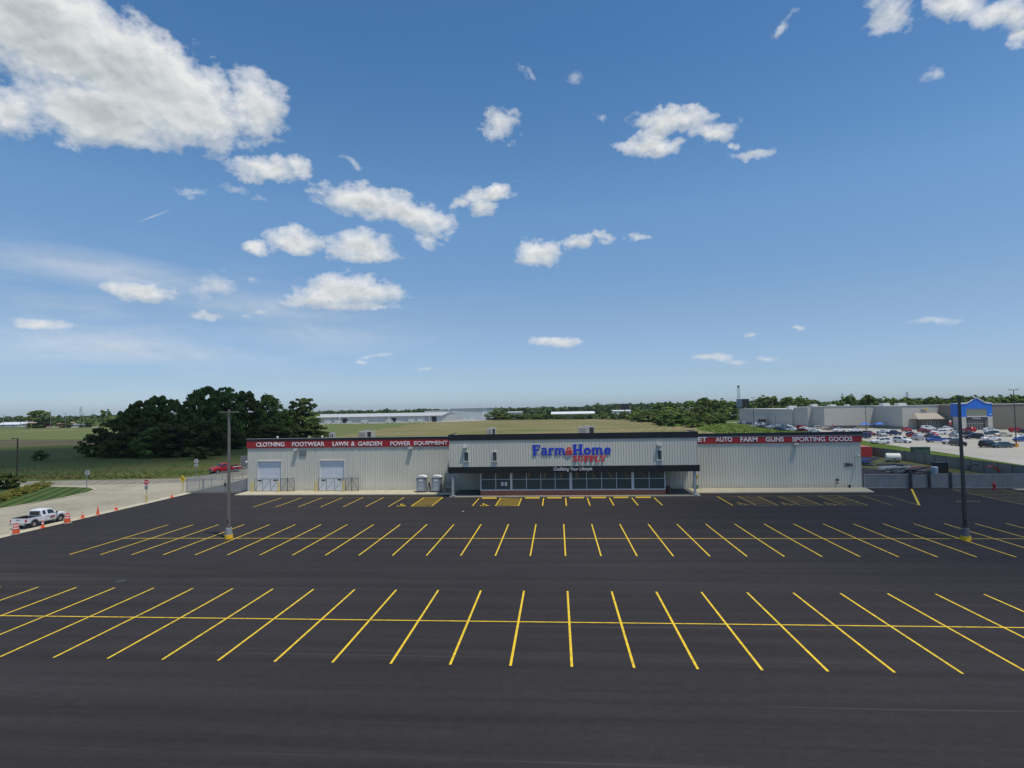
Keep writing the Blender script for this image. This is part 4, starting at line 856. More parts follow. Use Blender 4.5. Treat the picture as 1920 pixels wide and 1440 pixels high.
# ------------------------------------------------------------------ vehicles
PAINT = {}
def paint(n):
    cols = {'white': (0.72, 0.73, 0.74), 'silver': (0.42, 0.44, 0.46), 'grey': (0.16, 0.17, 0.18), 'black': (0.014, 0.015, 0.018), 'navy': (0.025, 0.045, 0.10), 'blue': (0.03, 0.08, 0.30), 'red': (0.42, 0.015, 0.02), 'maroon': (0.16, 0.012, 0.02), 'beige': (0.50, 0.46, 0.36), 'brown': (0.13, 0.09, 0.07), 'teal': (0.03, 0.075, 0.085)}
    if n not in PAINT: PAINT[n] = mat('paint_' + n, cols[n], 0.25, metal=0.15 if n not in ('white',) else 0.0, spec=0.6)
    return PAINT[n]
# stations: x, half width, sill z, belt z, top z, top half width
ST = {
 'sedan': [(-2.35, .70, .40, .72, .84, .60), (-2.2, .86, .27, .85, .98, .74), (-1.7, .90, .22, .92, 1.06, .74), (-1.0, .91, .2, .94, 1.40, .60), (-.3, .91, .2, .94, 1.46, .62), (.4, .91, .2, .94, 1.41, .61), (1.15, .90, .2, .92, 1.0, .76), (1.9, .88, .22, .78, .87, .72), (2.25, .78, .3, .62, .73, .6), (2.35, .65, .38, .55, .62, .5)],
 'suv': [(-2.42, .78, .42, .9, 1.0, .66), (-2.36, .88, .34, 1.03, 1.45, .66), (-2.05, .93, .27, 1.06, 1.74, .69), (-.6, .95, .25, 1.06, 1.80, .71), (.3, .95, .25, 1.06, 1.74, .69), (1.05, .95, .25, 1.05, 1.16, .80), (2.05, .91, .28, .98, 1.08, .78), (2.38, .82, .38, .78, .92, .66), (2.45, .7, .45, .65, .75, .55)],
 'van': [(-2.5, .82, .40, 1.0, 1.2, .70), (-2.45, .9, .3, 1.06, 1.62, .72), (-2.2, .96, .25, 1.08, 1.80, .74), (-.4, .98, .22, 1.08, 1.86, .75), (.6, .98, .22, 1.06, 1.76, .70), (1.6, .95, .22, .98, 1.12, .78), (2.25, .88, .28, .82, .92, .7), (2.5, .72, .4, .62, .72, .55)],
 'pickup': [(-.55, .94, .35, 1.12, 1.18, .86), (-.5, .95, .35, 1.12, 1.70, .70), (.0, .95, .35, 1.12, 1.84, .72), (.75, .95, .35, 1.12, 1.80, .71), (1.35, .95, .35, 1.10, 1.20, .80), (2.4, .94, .38, 1.03, 1.14, .80), (2.72, .88, .42, .85, 1.0, .72), (2.8, .8, .5, .7, .82, .65)],
}
CABIN = {'sedan': (3, 5, 2, 6), 'suv': (1, 4, 1, 5), 'van': (2, 4, 1, 5), 'pickup': (1, 3, 0, 4)}
AX = {'sedan': (-1.42, 1.42, .33), 'suv': (-1.45, 1.5, .38), 'van': (-1.5, 1.6, .35), 'pickup': (-1.85, 1.85, .40)}
def loft(st):
    vs = []; fs = []; sec = []
    for (x, w_, zs, zb, zt, wt) in st:
        half = [(w_ * .90, zs), (w_, zs + .16), (w_, zb - .10), (w_ * .975, zb), (wt, zt - .03), (wt * .86, zt), (0, zt + .015)]
        ring = [(x, p[0], p[1]) for p in half] + [(x, -p[0], p[1]) for p in reversed(half[:-1])]
        sec.append(ring); vs += ring
    n = len(sec[0])
    for i in range(len(sec) - 1):
        for j in range(n): a = i * n + j; b = i * n + (j + 1) % n; fs.append((a, b, b + n, a + n))
    fs.append(tuple(range(n))); fs.append(tuple(reversed(range((len(sec) - 1) * n, len(sec) * n))))
    return vs, fs
def wheel(x, s, r, wy, parent, rimm=M_RIM):
    mb = MB(); y0 = s * (wy - 0.20); y1 = s * (wy + 0.02)
    mb.cyl((x, y0, r), (x, y1, r), r, n=18)
    wh = mb.build('wheel', M_RUB, parent, world=False)
    mb = MB(); mb.cyl((x, y1 - s * 0.01, r), (x, y1 + s * 0.012, r), r * 0.62, r * 0.5, n=12); mb.build('rim', rimm, wh, world=False)
def lerp_st(st, x):
    for a, b in zip(st, st[1:]):
        if a[0] <= x <= b[0]:
            t = (x - a[0]) / (b[0] - a[0]); return tuple(p + (q - p) * t for p, q in zip(a, b))
    return st[-1]
def side_glass(mb, st, xa, xb, lo=.14, hi=.86, n=3):
    for s in (-1, 1):
        prev = None
        for i in range(n + 1):
            x = xa + (xb - xa) * i / n; q = lerp_st(st, x); w_, zb, zt, wt = q[1], q[3], q[4], q[5]
            def P_(f): return (x, s * ((w_ * .975) * (1 - f) + wt * f + 0.014), zb * (1 - f) + (zt - .03) * f)
            cur = (P_(lo), P_(hi))
            if prev: mb.add([prev[0], cur[0], cur[1], prev[1]], [(0, 1, 2, 3)])
            prev = cur
def screen_glass(mb, A, B, f0=.08, f1=.90, inset=.84, up=0.018):
    def L(a, b, f): return tuple(p + (q - p) * f for p, q in zip(a, b))
    a = L(A, B, f0); b = L(A, B, f1)
    mb.add([(a[0], -a[5] * inset, a[4] + up), (a[0], a[5] * inset, a[4] + up), (b[0], b[5] * inset, b[4] + up), (b[0], -b[5] * inset, b[4] + up)], [(0, 1, 2, 3)])
def make_car(kind, col):
    st = ST[kind]; t = thing('parked_car', None, None)
    mb = MB(); mb.add(*loft(st)); 
    if kind == 'pickup':
        mb.box(-2.75, -.54, .86, .95, .5, 1.14); mb.box(-2.75, -.54, -.95, -.86, .5, 1.14); mb.box(-2.8, -2.72, -.95, .95, .5, 1.14); mb.box(-2.75, -.54, -.86, .86, .5, .62)
    body = mb.build('body', paint(col), t, world=False, smooth=False)
    g = MB(); c = CABIN[kind]
    xa, xb = st[c[0]][0], st[c[1]][0]
    if kind == 'suv' or kind == 'van': xa += .25
    if kind == 'pickup': xa += .12
    ext = {'sedan': .42, 'suv': .38, 'van': .55, 'pickup': .3}[kind]
    mid = (xa + xb) / 2 + .1
    side_glass(g, st, xa - (.35 if kind == 'sedan' else 0), mid - .05); side_glass(g, st, mid + .05, xb + ext, hi=.80)
    screen_glass(g, st[c[1]], st[c[1] + 1])
    if kind == 'sedan': screen_glass(g, st[3], st[2])
    else:
        k = {'suv': 1, 'van': 1, 'pickup': 0}[kind]; A = st[k]; B = st[k + 1]
        q0 = (A[3] + .1 if kind != 'pickup' else A[3] + .12); q1 = B[4] - .12
        xr0 = A[0] - .03; xr1 = A[0] + (B[0] - A[0]) * .55 - .04
        g.add([(xr0, -A[5], q0), (xr0, A[5], q0), (xr1, A[5] * .92, q1), (xr1, -A[5] * .92, q1)], [(0, 1, 2, 3)])
    g.build('glass', M_GLASSC, t, world=False)
    ra, fa, r = AX[kind]
    wy = st[3][1] - .01
    for x in (ra, fa):
        for s in (-1, 1): wheel(x, s, r, wy, t)
    F = st[-1]; K = st[0]; xr = K[0] if kind != 'pickup' else -2.8
    fw = st[-2][1]
    for s in (-1, 1):
        m_ = MB(); x = st[-2][0]; z = st[-2][3] - .02; m_.box(x - .06, x + .07, min(s * fw * .62, s * fw * .93), max(s * fw * .62, s * fw * .93), z - .13, z + .02); m_.build('headlight', M_HL, t, world=False)
        m_ = MB(); zz = .86 if kind != 'sedan' else .74; m_.box(xr - .02, xr + .10, min(s * .62, s * .80), max(s * .62, s * .80), zz - .1, zz + .12); m_.build('taillight', M_TL, t, world=False)
    m_ = MB(); m_.box(F[0] - .05, F[0] + .03, -.45, .45, .42, .56); m_.build('grille', M_BLACK, t, world=False)
    return t
CARS = [(88.7,166.4,'suv','white',180),(96.3,169.6,'suv','white',-70),(106.7,180.5,'van','silver',80),(96.7,191.7,'suv','navy',180),(105.8,170.1,'pickup','blue',180),(106.3,206.4,'suv','maroon',-80),(107.7,201.2,'suv','silver',-100),(120.4,222.5,'sedan','white',-60),(114.7,207.2,'pickup','navy',15),(117.5,202.0,'sedan','navy',-100),(113.6,194.0,'sedan','red',100),(116.1,235.5,'sedan','white',180),(105.2,213.6,'sedan','beige',-90),(133.3,231.9,'suv','red',-95),(136.1,226.9,'sedan','red',85),(147.1,241.3,'van','white',0),(132.2,217.6,'sedan','maroon',-85),(121.8,197.6,'sedan','red',70),(104.6,162.2,'suv','silver',190),(102.0,155.8,'suv','black',-95),(105.2,149.9,'suv','black',20),(107.0,148.0,'sedan','teal',185),(123.1,174.1,'sedan','white',-10),(123.7,182.3,'suv','black',170),(130.2,208.3,'suv','white',180),(148.3,233.2,'pickup','white',20),(126.9,194.8,'sedan','silver',-90),(138.4,209.8,'sedan','grey',-20),(150.4,223.7,'suv','red',95),(152.7,216.1,'suv','white',5),(156.4,221.1,'suv','black',-90),(158.5,209.4,'sedan','black',90),(161.6,216.3,'suv','red',-5),(168.1,215.5,'sedan','black',0),(139.2,192.0,'sedan','beige',-10),(143.8,203.0,'sedan','teal',180),(127.4,168.8,'sedan','blue',180),(135.9,179.6,'sedan','white',175),(134.9,200.6,'sedan','black',-90),(115.5,188.3,'sedan','navy',-90),(166.9,208.7,'sedan','blue',0),(112.6,257.2,'suv','beige',-8),(106.9,258.5,'sedan','white',-20),(114.7,251.3,'sedan','brown',0),(109.4,268.3,'suv','red',-60),(113.2,276.5,'sedan','black',-60),(110.0,284.4,'sedan','white',-80),(97.2,247.0,'sedan','white',-40),(94.8,252.4,'sedan','navy',-60),(99.7,243.5,'sedan','maroon',-50),(101.5,236.7,'sedan','white',-40),(112.1,239.4,'sedan','white',0),
(108.9,353.2,'sedan','white',-75),(108.4,346.1,'suv','silver',-72),(107.9,339.2,'sedan','white',-75),(107.4,332.0,'van','grey',-75),(106.9,325.2,'sedan','navy',-70),(106.4,318.8,'suv','white',-75),(106.0,312.0,'sedan','silver',-75),(105.6,305.3,'van','white',-72),(105.2,299.6,'sedan','grey',-75),(104.8,293.5,'suv','navy',-75),(104.4,287.9,'sedan','white',-72),(104.0,282.3,'van','silver',-75),(103.6,276.8,'sedan','white',-75),(103.2,270.7,'suv','grey',-72),(102.8,264.2,'sedan','navy',-75),
(99.6,293.9,'sedan','silver',-75),(99.1,287.9,'sedan','black',-75),(98.7,281.4,'sedan','grey',-75),(98.3,275.2,'sedan','white',-75),(97.9,269.4,'sedan','silver',-75),(97.6,263.9,'sedan','black',-75),(97.2,258.0,'sedan','grey',-75)]
SPOT = {0: 'big white suv side on, nearest the grass strip by the red container', 1: 'white suv seen from the front, second from the grass strip', 2: 'silver minivan behind and right of the two big white suvs', 3: 'dark blue suv just clear of the shop corner, at the end of the sports lettering', 4: 'blue pickup in the front line of the neighbouring lot, left of the dark light pole', 18: 'silver crossover in the front line, against the dark light pole', 19: 'black hatchback suv at the left of three dark vehicles near the tall lamp', 20: 'black suv in the middle of three dark vehicles near the tall lamp', 21: 'dark teal sedan beside the orange footed lamp post', 15: 'long white van near the low windows of the big store', 25: 'white pickup near the low windows of the big store', 29: 'white suv below the store entrance sign', 28: 'red suv directly below the store entrance doors', 32: 'red suv below the brown wall right of the blue gable', 41: 'beige suv at the corner of the pale block wall', 43: 'brown sedan at the foot of the pale block wall corner', 22: 'long white sedan behind the three dark vehicles'}
NAMES = {'suv': 'suv', 'sedan': 'sedan', 'van': 'minivan', 'pickup': 'pickup truck'}
protos = {}
cnt = {}
ORD = ['', 'second ', 'third ', 'fourth ', 'fifth ', 'sixth ', 'seventh ', 'eighth ', 'ninth ', 'tenth ']
def car_label(i, x, y, k, c):
    if i in SPOT: return SPOT[i]
    if i >= 67: zone = 'row along the grass above the roof'; rowk = 'in'
    elif i >= 52: zone = 'long row beside the big store'; rowk = 'long'
    elif y > 236: zone = 'cluster by the store corner'; rowk = 'cl'
    elif y > 205: zone = 'back lines nearest the store'; rowk = 'bk'
    elif y > 185: zone = 'middle lines of the lot'; rowk = 'md'
    else: zone = 'front lines of the lot'; rowk = 'fr'
    key = (rowk, k, c); n = cnt.get(key, 0); cnt[key] = n + 1
    lead = 'nearest ' if rowk in ('in', 'long') else 'leftmost '
    return '%s %s, %s%sof its kind in the %s' % (c, NAMES[k], ORD[n], lead, zone)
order = sorted(range(len(CARS)), key=lambda i: CARS[i][1] if i >= 52 else CARS[i][0])
for i in order:
    x, y, k, c, hd = CARS[i]
    if (k, c) not in protos: t = make_car(k, c); protos[(k, c)] = t
    else: t = copy_tree(protos[(k, c)])
    t.location = (x, y, -0.015); t.rotation_euler = (0, 0, R(hd)); t.name = 'parked_' + ('suv' if k == 'suv' else 'sedan' if k == 'sedan' else 'minivan' if k == 'van' else 'pickup')
    tag(t, car_label(i, x, y, k, c), {'suv': 'suv', 'sedan': 'car', 'van': 'van', 'pickup': 'pickup truck'}[k], "cars parked in the neighbouring store's lot")

def hero_pickup(name, label, loc, rz, pcol, white):
    t = thing(name, label, 'pickup truck', loc, rz)
    pm = paint(pcol)
    cab = [(-.72, .80, .42, .95, 1.05, .72), (-.70, .84, .40, 1.05, 1.58, .62), (-.45, .86, .40, 1.06, 1.66, .64), (.35, .87, .40, 1.06, 1.68, .65), (.62, .87, .40, 1.05, 1.62, .64), (1.22, .87, .40, 1.02, 1.12, .74), (1.9, .86, .42, .98, 1.06, .74), (2.28, .82, .46, .90, .98, .70), (2.42, .76, .50, .74, .84, .62)]
    mb = MB(); mb.add(*loft(cab)); mb.build('cab', pm, t, world=False)
    mb = MB()
    for s in (-1, 1):
        mb.prism([(-2.55, s * .86, .55), (-.74, s * .86, .55), (-.74, s * .86, 1.08), (-2.55, s * .86, 1.10)], (0, -s * .09, 0))
    mb.box(-2.5, -.74, -.77, .77, .56, .62)
    bd = mb.build('bed', pm, t, world=False)
    mb = MB(); mb.box(-2.60, -2.553, -.84, .84, .56, 1.09); tg = mb.build('tailgate', pm, t, world=False)
    mb = MB(); mb.box(-2.615, -2.603, -.2, .2, .92, .98); mb.build('handle', M_BLACK, tg, world=False)
    mb = MB(); mb.box(-2.50, -.76, -.765, .765, .622, .64); mb.box(-2.548, -2.53, -.765, .765, .64, 1.05); mb.box(-.80, -.75, -.765, .765, .64, 1.03)
    for s in (-1, 1): mb.box(-2.5, -.8, min(s * .768, s * .75), max(s * .768, s * .75), .64, 1.085); mb.box(-2.53, -.76, min(s * .77, s * .87), max(s * .77, s * .87), 1.10, 1.125)
    mb.build('bed_liner', M_BLACK, bd, world=False)
    g = MB(); side_glass(g, cab, -.55, -.22, .16, .86, 1); side_glass(g, cab, .02, .98, .14, .84, 4)
    screen_glass(g, cab[4], cab[5], .08, .86, .88)
    g.add([(-.745, -.58, 1.14), (-.745, .58, 1.14), (-.715, .55, 1.52), (-.715, -.55, 1.52)], [(0, 1, 2, 3)])
    g.build('glass', M_GLASSC, t, world=False)
    for x in (-1.62, 1.55):
        for s in (-1, 1):
            wheel(x, s, .37, .84, t)
            mb = MB(); ring = []
            for k in range(9):
                a = R(k * 22.5); ring.append((x + .50 * math.cos(a), .40 + .48 * math.sin(a)))
            for (p, q) in zip(ring, ring[1:]):
                mb.prism([(p[0], s * .85, p[1]), (q[0], s * .85, q[1]), (x + (q[0] - x) * .8, s * .85, .4 + (q[1] - .4) * .8), (x + (p[0] - x) * .8, s * .85, .4 + (p[1] - .4) * .8)], (0, s * .065, 0))
            mb.build('wheel_flare', mat('dark_flare', (0.09, 0.095, 0.1), 0.5) if white else pm, t, world=False)
            mb = MB(); mb.cyl((x, s * .70, .40), (x, s * .868, .40), .43, n=20); mb.build('wheel_well', M_BLACK, t, world=False)
    mb = MB(); mb.box(-2.74, -2.61, -.86, .86, .42, .62); mb.build('rear_bumper', M_CHROME if white else M_BLACK, t, world=False, bevel=0.02)
    mb = MB(); mb.box(2.38, 2.50, -.82, .82, .42, .62); mb.build('front_bumper', M_CHROME, t, world=False, bevel=0.02)
    mb = MB(); mb.box(2.36, 2.45, -.48, .48, .64, .84); mb.build('grille', M_BLACK, t, world=False)
    mb = MB(); mb.box(-2.3, 2.2, -.55, .55, .30, .46); mb.build('chassis', M_BLACK, t, world=False)
    for s in (-1, 1):
        mb = MB(); mb.box(2.24, 2.42, min(s * .52, s * .78), max(s * .52, s * .78), .68, .84); mb.build('headlight', M_HL, t, world=False)
        mb = MB(); mb.box(-2.615, -2.50, min(s * .77, s * .875), max(s * .77, s * .875), .70, .98); mb.build('taillight', M_TL, t, world=False)
        mb = MB(); mb.box(.92, 1.0, min(s * .88, s * 1.06), max(s * .88, s * 1.06), 1.08, 1.24); mb.build('wing_mirror', M_BLACK, t, world=False)
        mb = MB(); mb.box(-.26, -.245, min(s * .873, s * .882), max(s * .873, s * .882), .5, 1.05); mb.box(1.05, 1.065, min(s * .873, s * .882), max(s * .873, s * .882), .5, 1.02); mb.box(-.1, .02, min(s * .875, s * .89), max(s * .875, s * .89), .92, .96); mb.build('door_gap', M_BLACK, t, world=False)
    return t
hp = hero_pickup('pickup_truck', 'white pickup with an open black bed and red door logo among the traffic drums', (-55.45, 58.0, -0.03), R(90), 'white', True)
# small red and dark door logo
mb = MB(); mb.box(.20, .86, -.892, -.884, .74, .82); mb.box(.26, .80, -.892, -.884, .66, .71); mb.build('door_logo', mat('logo_red', (0.4, 0.03, 0.03), 0.5), hp, world=False)
mb = MB(); mb.box(.34, .72, -.892, -.884, .845, .875); mb.box(.20, .30, -.895, -.886, .72, .84); mb.build('door_logo_bar', M_BLACK, hp, world=False)
rp = hero_pickup('pickup_truck', 'red pickup with a white striped bed on the road behind the chain link fence', (-64.7, 107.6, -0.03), R(236), 'red', False)
rp.scale = (1.12, 1.12, 1.12)
mb = MB(); 
for s in (-1, 1): mb.box(-2.5, -1.0, min(s * .861, s * .875), max(s * .861, s * .875), .92, 1.04)
mb.build('white_stripe', M_REFL, rp, world=False)

# ------------------------------------------------------------------ fences and gates
def fence(name, label, pts, h, mesh_m, post_step, group=None, post_m=M_STEEL, tall=None):
    t = thing(name, label, 'fence', (pts[0][0], pts[0][1], 0), 0, group)
    mb = MB(); rl = MB(); posts = []
    for (a, b) in zip(pts, pts[1:]):
        A = Vector((a[0], a[1], 0)); B = Vector((b[0], b[1], 0)); L_ = (B - A).length; n = max(1, round(L_ / post_step))
        mb.add([(A.x, A.y, 0.04), (B.x, B.y, 0.04), (B.x, B.y, h - 0.03), (A.x, A.y, h - 0.03)], [(0, 1, 2, 3)])
        rl.cyl((A.x, A.y, h), (B.x, B.y, h), 0.035, n=6); rl.cyl((A.x, A.y, 0.06), (B.x, B.y, 0.06), 0.025, n=6)
        for k in range(n + 1): posts.append(A.lerp(B, k / n))
    mb.build('mesh_panel', mesh_m, t); rl.build('rail', post_m, t)
    seen = set()
    for p in posts:
        key = (round(p.x, 1), round(p.y, 1))
        if key in seen: continue
        seen.add(key); q = MB(); q.cyl((p.x, p.y, 0), (p.x, p.y, h + 0.06), 0.045, n=8); q.build('post', post_m, t)
    return t
def wavy_gate(x0, x1, y, h, label):
    t = thing('chain_link_gate', label, 'gate', (x0, y, 0))
    mb = MB(); m2 = (x0 + x1) / 2
    for a, b in ((x0, m2 - 0.08), (m2 + 0.08, x1)):
        mb.bar((a, y, 0.12), (b, y, 0.12), 0.05); mb.bar((a, y, h), (b, y, h), 0.05); mb.bar((a, y, 0.1), (a, y, h), 0.06); mb.bar((b, y, 0.1), (b, y, h), 0.06)
    mb.build('frame', M_STEEL, t)
    mb = MB(); mb.poly([(x0, y + 0.01, 0.12), (x1, y + 0.01, 0.12), (x1, y + 0.01, h), (x0, y + 0.01, h)]); mb.build('mesh_panel', M_MESH, t)
    mb = MB(); mb.box(m2 - 0.12, m2 + 0.12, y - 0.08, y + 0.06, 0.85, 1.25); mb.build('latch', M_BLACK, t)
    for x in (x0 - 0.1, x1 + 0.1): q = MB(); q.cyl((x, y, 0), (x, y, h + 0.15), 0.06, n=8); q.build('gate_post', M_STEEL, t)
wavy_gate(-52.2, -45.6, 81.5, 1.85, 'chain link double gate between the yellow arrow sign and the shop corner')
fence('chain_link_fence', 'short chain link fence panel between the arrow sign and the double gate', [(-54.9, 81.55), (-52.4, 81.55)], 1.88, M_MESH, 2.5)
fence('chain_link_fence', 'chain link fence running back beside the rear service road', [(-54.95, 81.7), (-54.95, 118)], 1.88, M_MESH, 3.0)
fence('screened_fence', 'blue grey screened fence behind the red pickup', [(-66.5, 116.5), (-57.0, 119), (-52, 119.5)], 2.4, M_SLAT, 3.0)
fence('slatted_fence', 'grey slatted fence closing the yard right of the shop, facing the parking lot', [(40.85, 80.9), (46.5, 80.7)], 1.85, M_SLAT2, 2.8)
fence('slatted_fence', 'grey slatted fence right of the yard gates, behind the red hydrant', [(51.6, 80.45), (67.2, 79.6)], 1.85, M_SLAT2, 3.2)
fence('slatted_fence', 'long dark slatted fence along the bright grass strip at the yard side', [(67.25, 79.8), (67.25, 100), (67.35, 118), (67.0, 128), (64.5, 140)], 1.88, M_SLAT, 3.05, post_m=M_DKPOLE)
t = thing('yard_gate', 'grey slatted yard gate between three tall thick posts', 'gate', (46.5, 80.6, 0))
mb = MB(); mb.poly([(46.7, 80.6, 0.08), (48.8, 80.6, 0.08), (48.8, 80.6, 1.85), (46.7, 80.6, 1.85)]); mb.poly([(49.1, 80.55, 0.08), (51.4, 80.5, 0.08), (51.4, 80.5, 1.95), (49.1, 80.55, 1.95)]); mb.build('slat_panel', M_SLAT2, t)
for x, h in ((46.53, 2.3), (48.86, 2.3), (51.5, 2.1)):
    q = MB(); q.box(x - 0.13, x + 0.13, 80.35, 80.62, 0, h); q.build('gate_post', M_DKPOLE, t)

def dock_gate(x0, x1, y, n, label, folded):
    t = thing('swing_gate', label, 'gate', (x0, y, 0.12), 0, 'steel gates guarding the roller doors')
    fr = MB(); h0, h1 = 0.25, 1.95
    for a, b in ((x0, x1),):
        fr.bar((a, y, h0), (b, y, h0), 0.055); fr.bar((a, y, h1), (b, y, h1), 0.055)
        k = n
        for i in range(k + 1):
            x = a + (b - a) * i / k; fr.bar((x, y, h0), (x, y, h1), 0.05)
        for i in range(k):
            p = a + (b - a) * i / k; q = a + (b - a) * (i + 1) / k
            if i % 2: fr.bar((p, y + 0.03, h0), (q, y + 0.03, h1), 0.04)
            else: fr.bar((p, y + 0.03, h0 + 0.0), (q, y + 0.03, h1), 0.04)
    fr.build('frame', mat('dark_gate_steel', (0.12, 0.13, 0.13), 0.5, metal=0.4), t)
    sg_ = MB(); sg_.box(x0 + 0.45, x0 + 1.05, y - 0.06, y - 0.04, 1.62, 1.82); sg_.box(x1 - 0.75, x1 - 0.2, y - 0.06, y - 0.04, 1.66, 1.86); sg_.build('sign_plate', M_BLACK, t)
    f2 = MB(); xa = x1 + 0.35; xb = x1 + folded
    for yy in (y, ):
        f2.bar((xa, yy, h0), (xb, yy, h0), 0.05); f2.bar((xa, yy, h1 + 0.05), (xb, yy, h1 + 0.05), 0.05)
        for x in (xa, (xa + xb) / 2, xb): f2.bar((x, yy, 0.1), (x, yy, h1 + 0.15), 0.06)
        f2.bar((xa, yy + 0.03, h0), ((xa + xb) / 2, yy + 0.03, h1), 0.035); f2.bar((xb, yy + 0.03, h0), ((xa + xb) / 2, yy + 0.03, h1), 0.035)
    f2.build('fixed_panel', mat('dark_gate_steel', (0.12, 0.13, 0.13), 0.5), t)
    pm = MB(); pm.poly([(xa, y + 0.05, h0), (xb, y + 0.05, h0), (xb, y + 0.05, h1), (xa, y + 0.05, h1)]); pm.build('mesh_panel', M_MESH, t)
dock_gate(-43.75, -40.2, 80.3, 3, 'dark steel gate across the roller door nearest the shop corner', 2.35)
dock_gate(-34.3, -30.7, 80.3, 3, 'dark steel gate across the roller door below the LAWN lettering', 2.3)
for x, lab in ((-43.95, 'yellow bollard at the outer side of the corner roller door'), (-40.0, 'yellow bollard on the inner side of the corner roller door'), (-34.55, 'yellow bollard on the left side of the second roller door'), (-30.45, 'yellow bollard on the right side of the second roller door')):
    mb = MB(); mb.cyl((x, 79.95, 0.1), (x, 79.95, 1.5), 0.13, n=14); mb.lathe((x, 79.95, 1.5), [(0.13, 0), (0.10, 0.06), (0.02, 0.09)], 14)
    tag(mb.build('bollard', mat('faded_bollard_yellow', (0.58, 0.46, 0.14), 0.6, var=0.1)), lab, 'bollard', 'yellow bollards at the roller doors')

# ------------------------------------------------------------------ portable toilets and rack
def toilet(x, label):
    t = thing('portable_toilet', label, 'portable toilet', (x, 79.3, 0.12), 0, 'portable toilets against the shop wall')
    y0, y1 = -0.58, 0.58; wd = 0.58
    mb = MB(); mb.box(-wd, wd, y0, y1, 0.0, 0.14); mb.build('skid', M_BLACK, t, world=False)
    mb = MB(); mb.box(-wd + .03, wd - .03, y0 + .03, y1 - .03, 0.14, 2.0)
    for sx in (-1, 1):
        for k in (-.3, 0, .3): mb.box(min(sx * (wd - .03), sx * (wd - .01)), max(sx * (wd - .03), sx * (wd - .01)), k - .04, k + .04, .25, 1.9)
    mb.build('cabin', M_TOILET, t, world=False, bevel=0.03)
    mb = MB(); mb.box(-.36, .36, y0 - .01, y0 + .025, .2, 1.92); d = mb.build('door', mat('pale_toilet_door', (0.30, 0.34, 0.38), 0.5), t, world=False)
    mb = MB(); mb.box(-.22, .22, y0 - .02, y0 - .012, 1.5, 1.7); mb.box(-.25, .25, y0 - .02, y0 - .012, 1.0, 1.06); mb.box(-.25, .25, y0 - .02, y0 - .012, .55, .61); mb.build('panel_recess', M_REFL, d, world=False)
    mb = MB(); mb.box(-.5, .5, y0 + .005, y0 + .028, 1.93, 1.99); mb.build('vent_slot', M_BLACK, t, world=False)
    mb = MB(); n = 8
    for i in range(n):
        a0, a1 = R(180 - 180 * i / n), R(180 - 180 * (i + 1) / n)
        mb.prism([(0.62 * math.cos(a0), -.62, 2.0 + .26 * math.sin(a0)), (0.62 * math.cos(a1), -.62, 2.0 + .26 * math.sin(a1)), (0.62 * math.cos(a1), -.62, 2.0), (0.62 * math.cos(a0), -.62, 2.0)], (0, 1.24, 0))
    mb.build('domed_roof', M_TOILETROOF, t, world=False)
    t.scale = (1.12, 1.05, 1.02)
toilet(-19.0, 'grey portable toilet with a white domed roof, the one farther from the central block')
toilet(-16.9, 'grey portable toilet with a white domed roof, the one nearer the wire rack')
t = thing('hand_wash_station', 'small grey hand wash station between the two portable toilets', 'wash station', (-17.93, 79.2, 0.12))
mb = MB(); mb.lathe((0, 0, 0), [(0.24, 0), (0.24, 0.75), (0.2, 0.85)], 12); mb.build('tank', M_TOILET, t, world=False)
mb = MB(); mb.box(-.12, .12, -.1, .1, .85, 1.25); mb.build('dispenser', M_BLACK, t, world=False)
t = thing('wire_rack', 'tall wire rack holding bundled goods against the wall beside the canopy post', 'rack', (-15.2, 79.3, 0.12))
mb = MB()
for sx in (-.55, .55):
    for sy in (-.4, .4): mb.bar((sx, sy, 0), (sx, sy, 2.5), .04)
for z in (.2, .9, 1.6, 2.45):
    for sy in (-.4, .4): mb.bar((-.55, sy, z), (.55, sy, z), .035)
    for sx in (-.55, .55): mb.bar((sx, -.4, z), (sx, .4, z), .035)
mb.bar((-.55, -.41, .2), (.55, -.41, 2.4), .03); mb.bar((-.55, .0, 2.45), (.2, .0, 2.9), .04)
mb.build('frame', M_CART, t, world=False)
mb = MB(); mb.box(-.45, .45, -.32, .32, .22, .6); mb.build('bundle', M_CARDB, t, world=False); mb = MB(); mb.box(-.4, .3, -.3, .3, .92, 1.25); mb.build('bundle', M_CONCBASE, t, world=False)
mb = MB(); mb.box(-.42, .42, -.3, .3, .64, .72); mb.build('bundle', M_REFL, t, world=False)

# ------------------------------------------------------------------ yard contents on the right
t = thing('shipping_container', 'red shipping container at the back corner of the yard, partly hidden by the shop', 'container', (66, 127, 0))
mb = MB()
n = 11
X0, X1, Y0, Y1 = 57.4, 65.3, 125.8, 143.5
for k in range(n):
    z0 = 0.15 + k * 2.0 / n; mb.box(X0, X1 - 0.02 * (k % 2), Y0 + 0.03 * (k % 2), Y1, z0, z0 + 2.0 / n)
mb.build('walls', M_CONT, t); mb = MB(); mb.box(X0 - .03, X1 + .03, Y0 - .03, Y1 + .03, 2.15, 2.25); mb.build('roof', mat('faded_container_roof', (0.48, 0.14, 0.13), 0.7, var=0.1), t)
mb = MB(); mb.box(X0 - .02, X1 + .02, Y0 - .02, Y1, 0, .15); mb.build('base_rail', M_RUST, t)
t = thing('storage_tank', 'white horizontal cylindrical tank lying in the yard before the slatted fence', 'tank', (63.6, 117.2, 0))
mb = MB(); c0, c1 = Vector((62.9, 116.3, .9)), Vector((65.0, 115.6, .9)); dd = (c1 - c0).normalized()
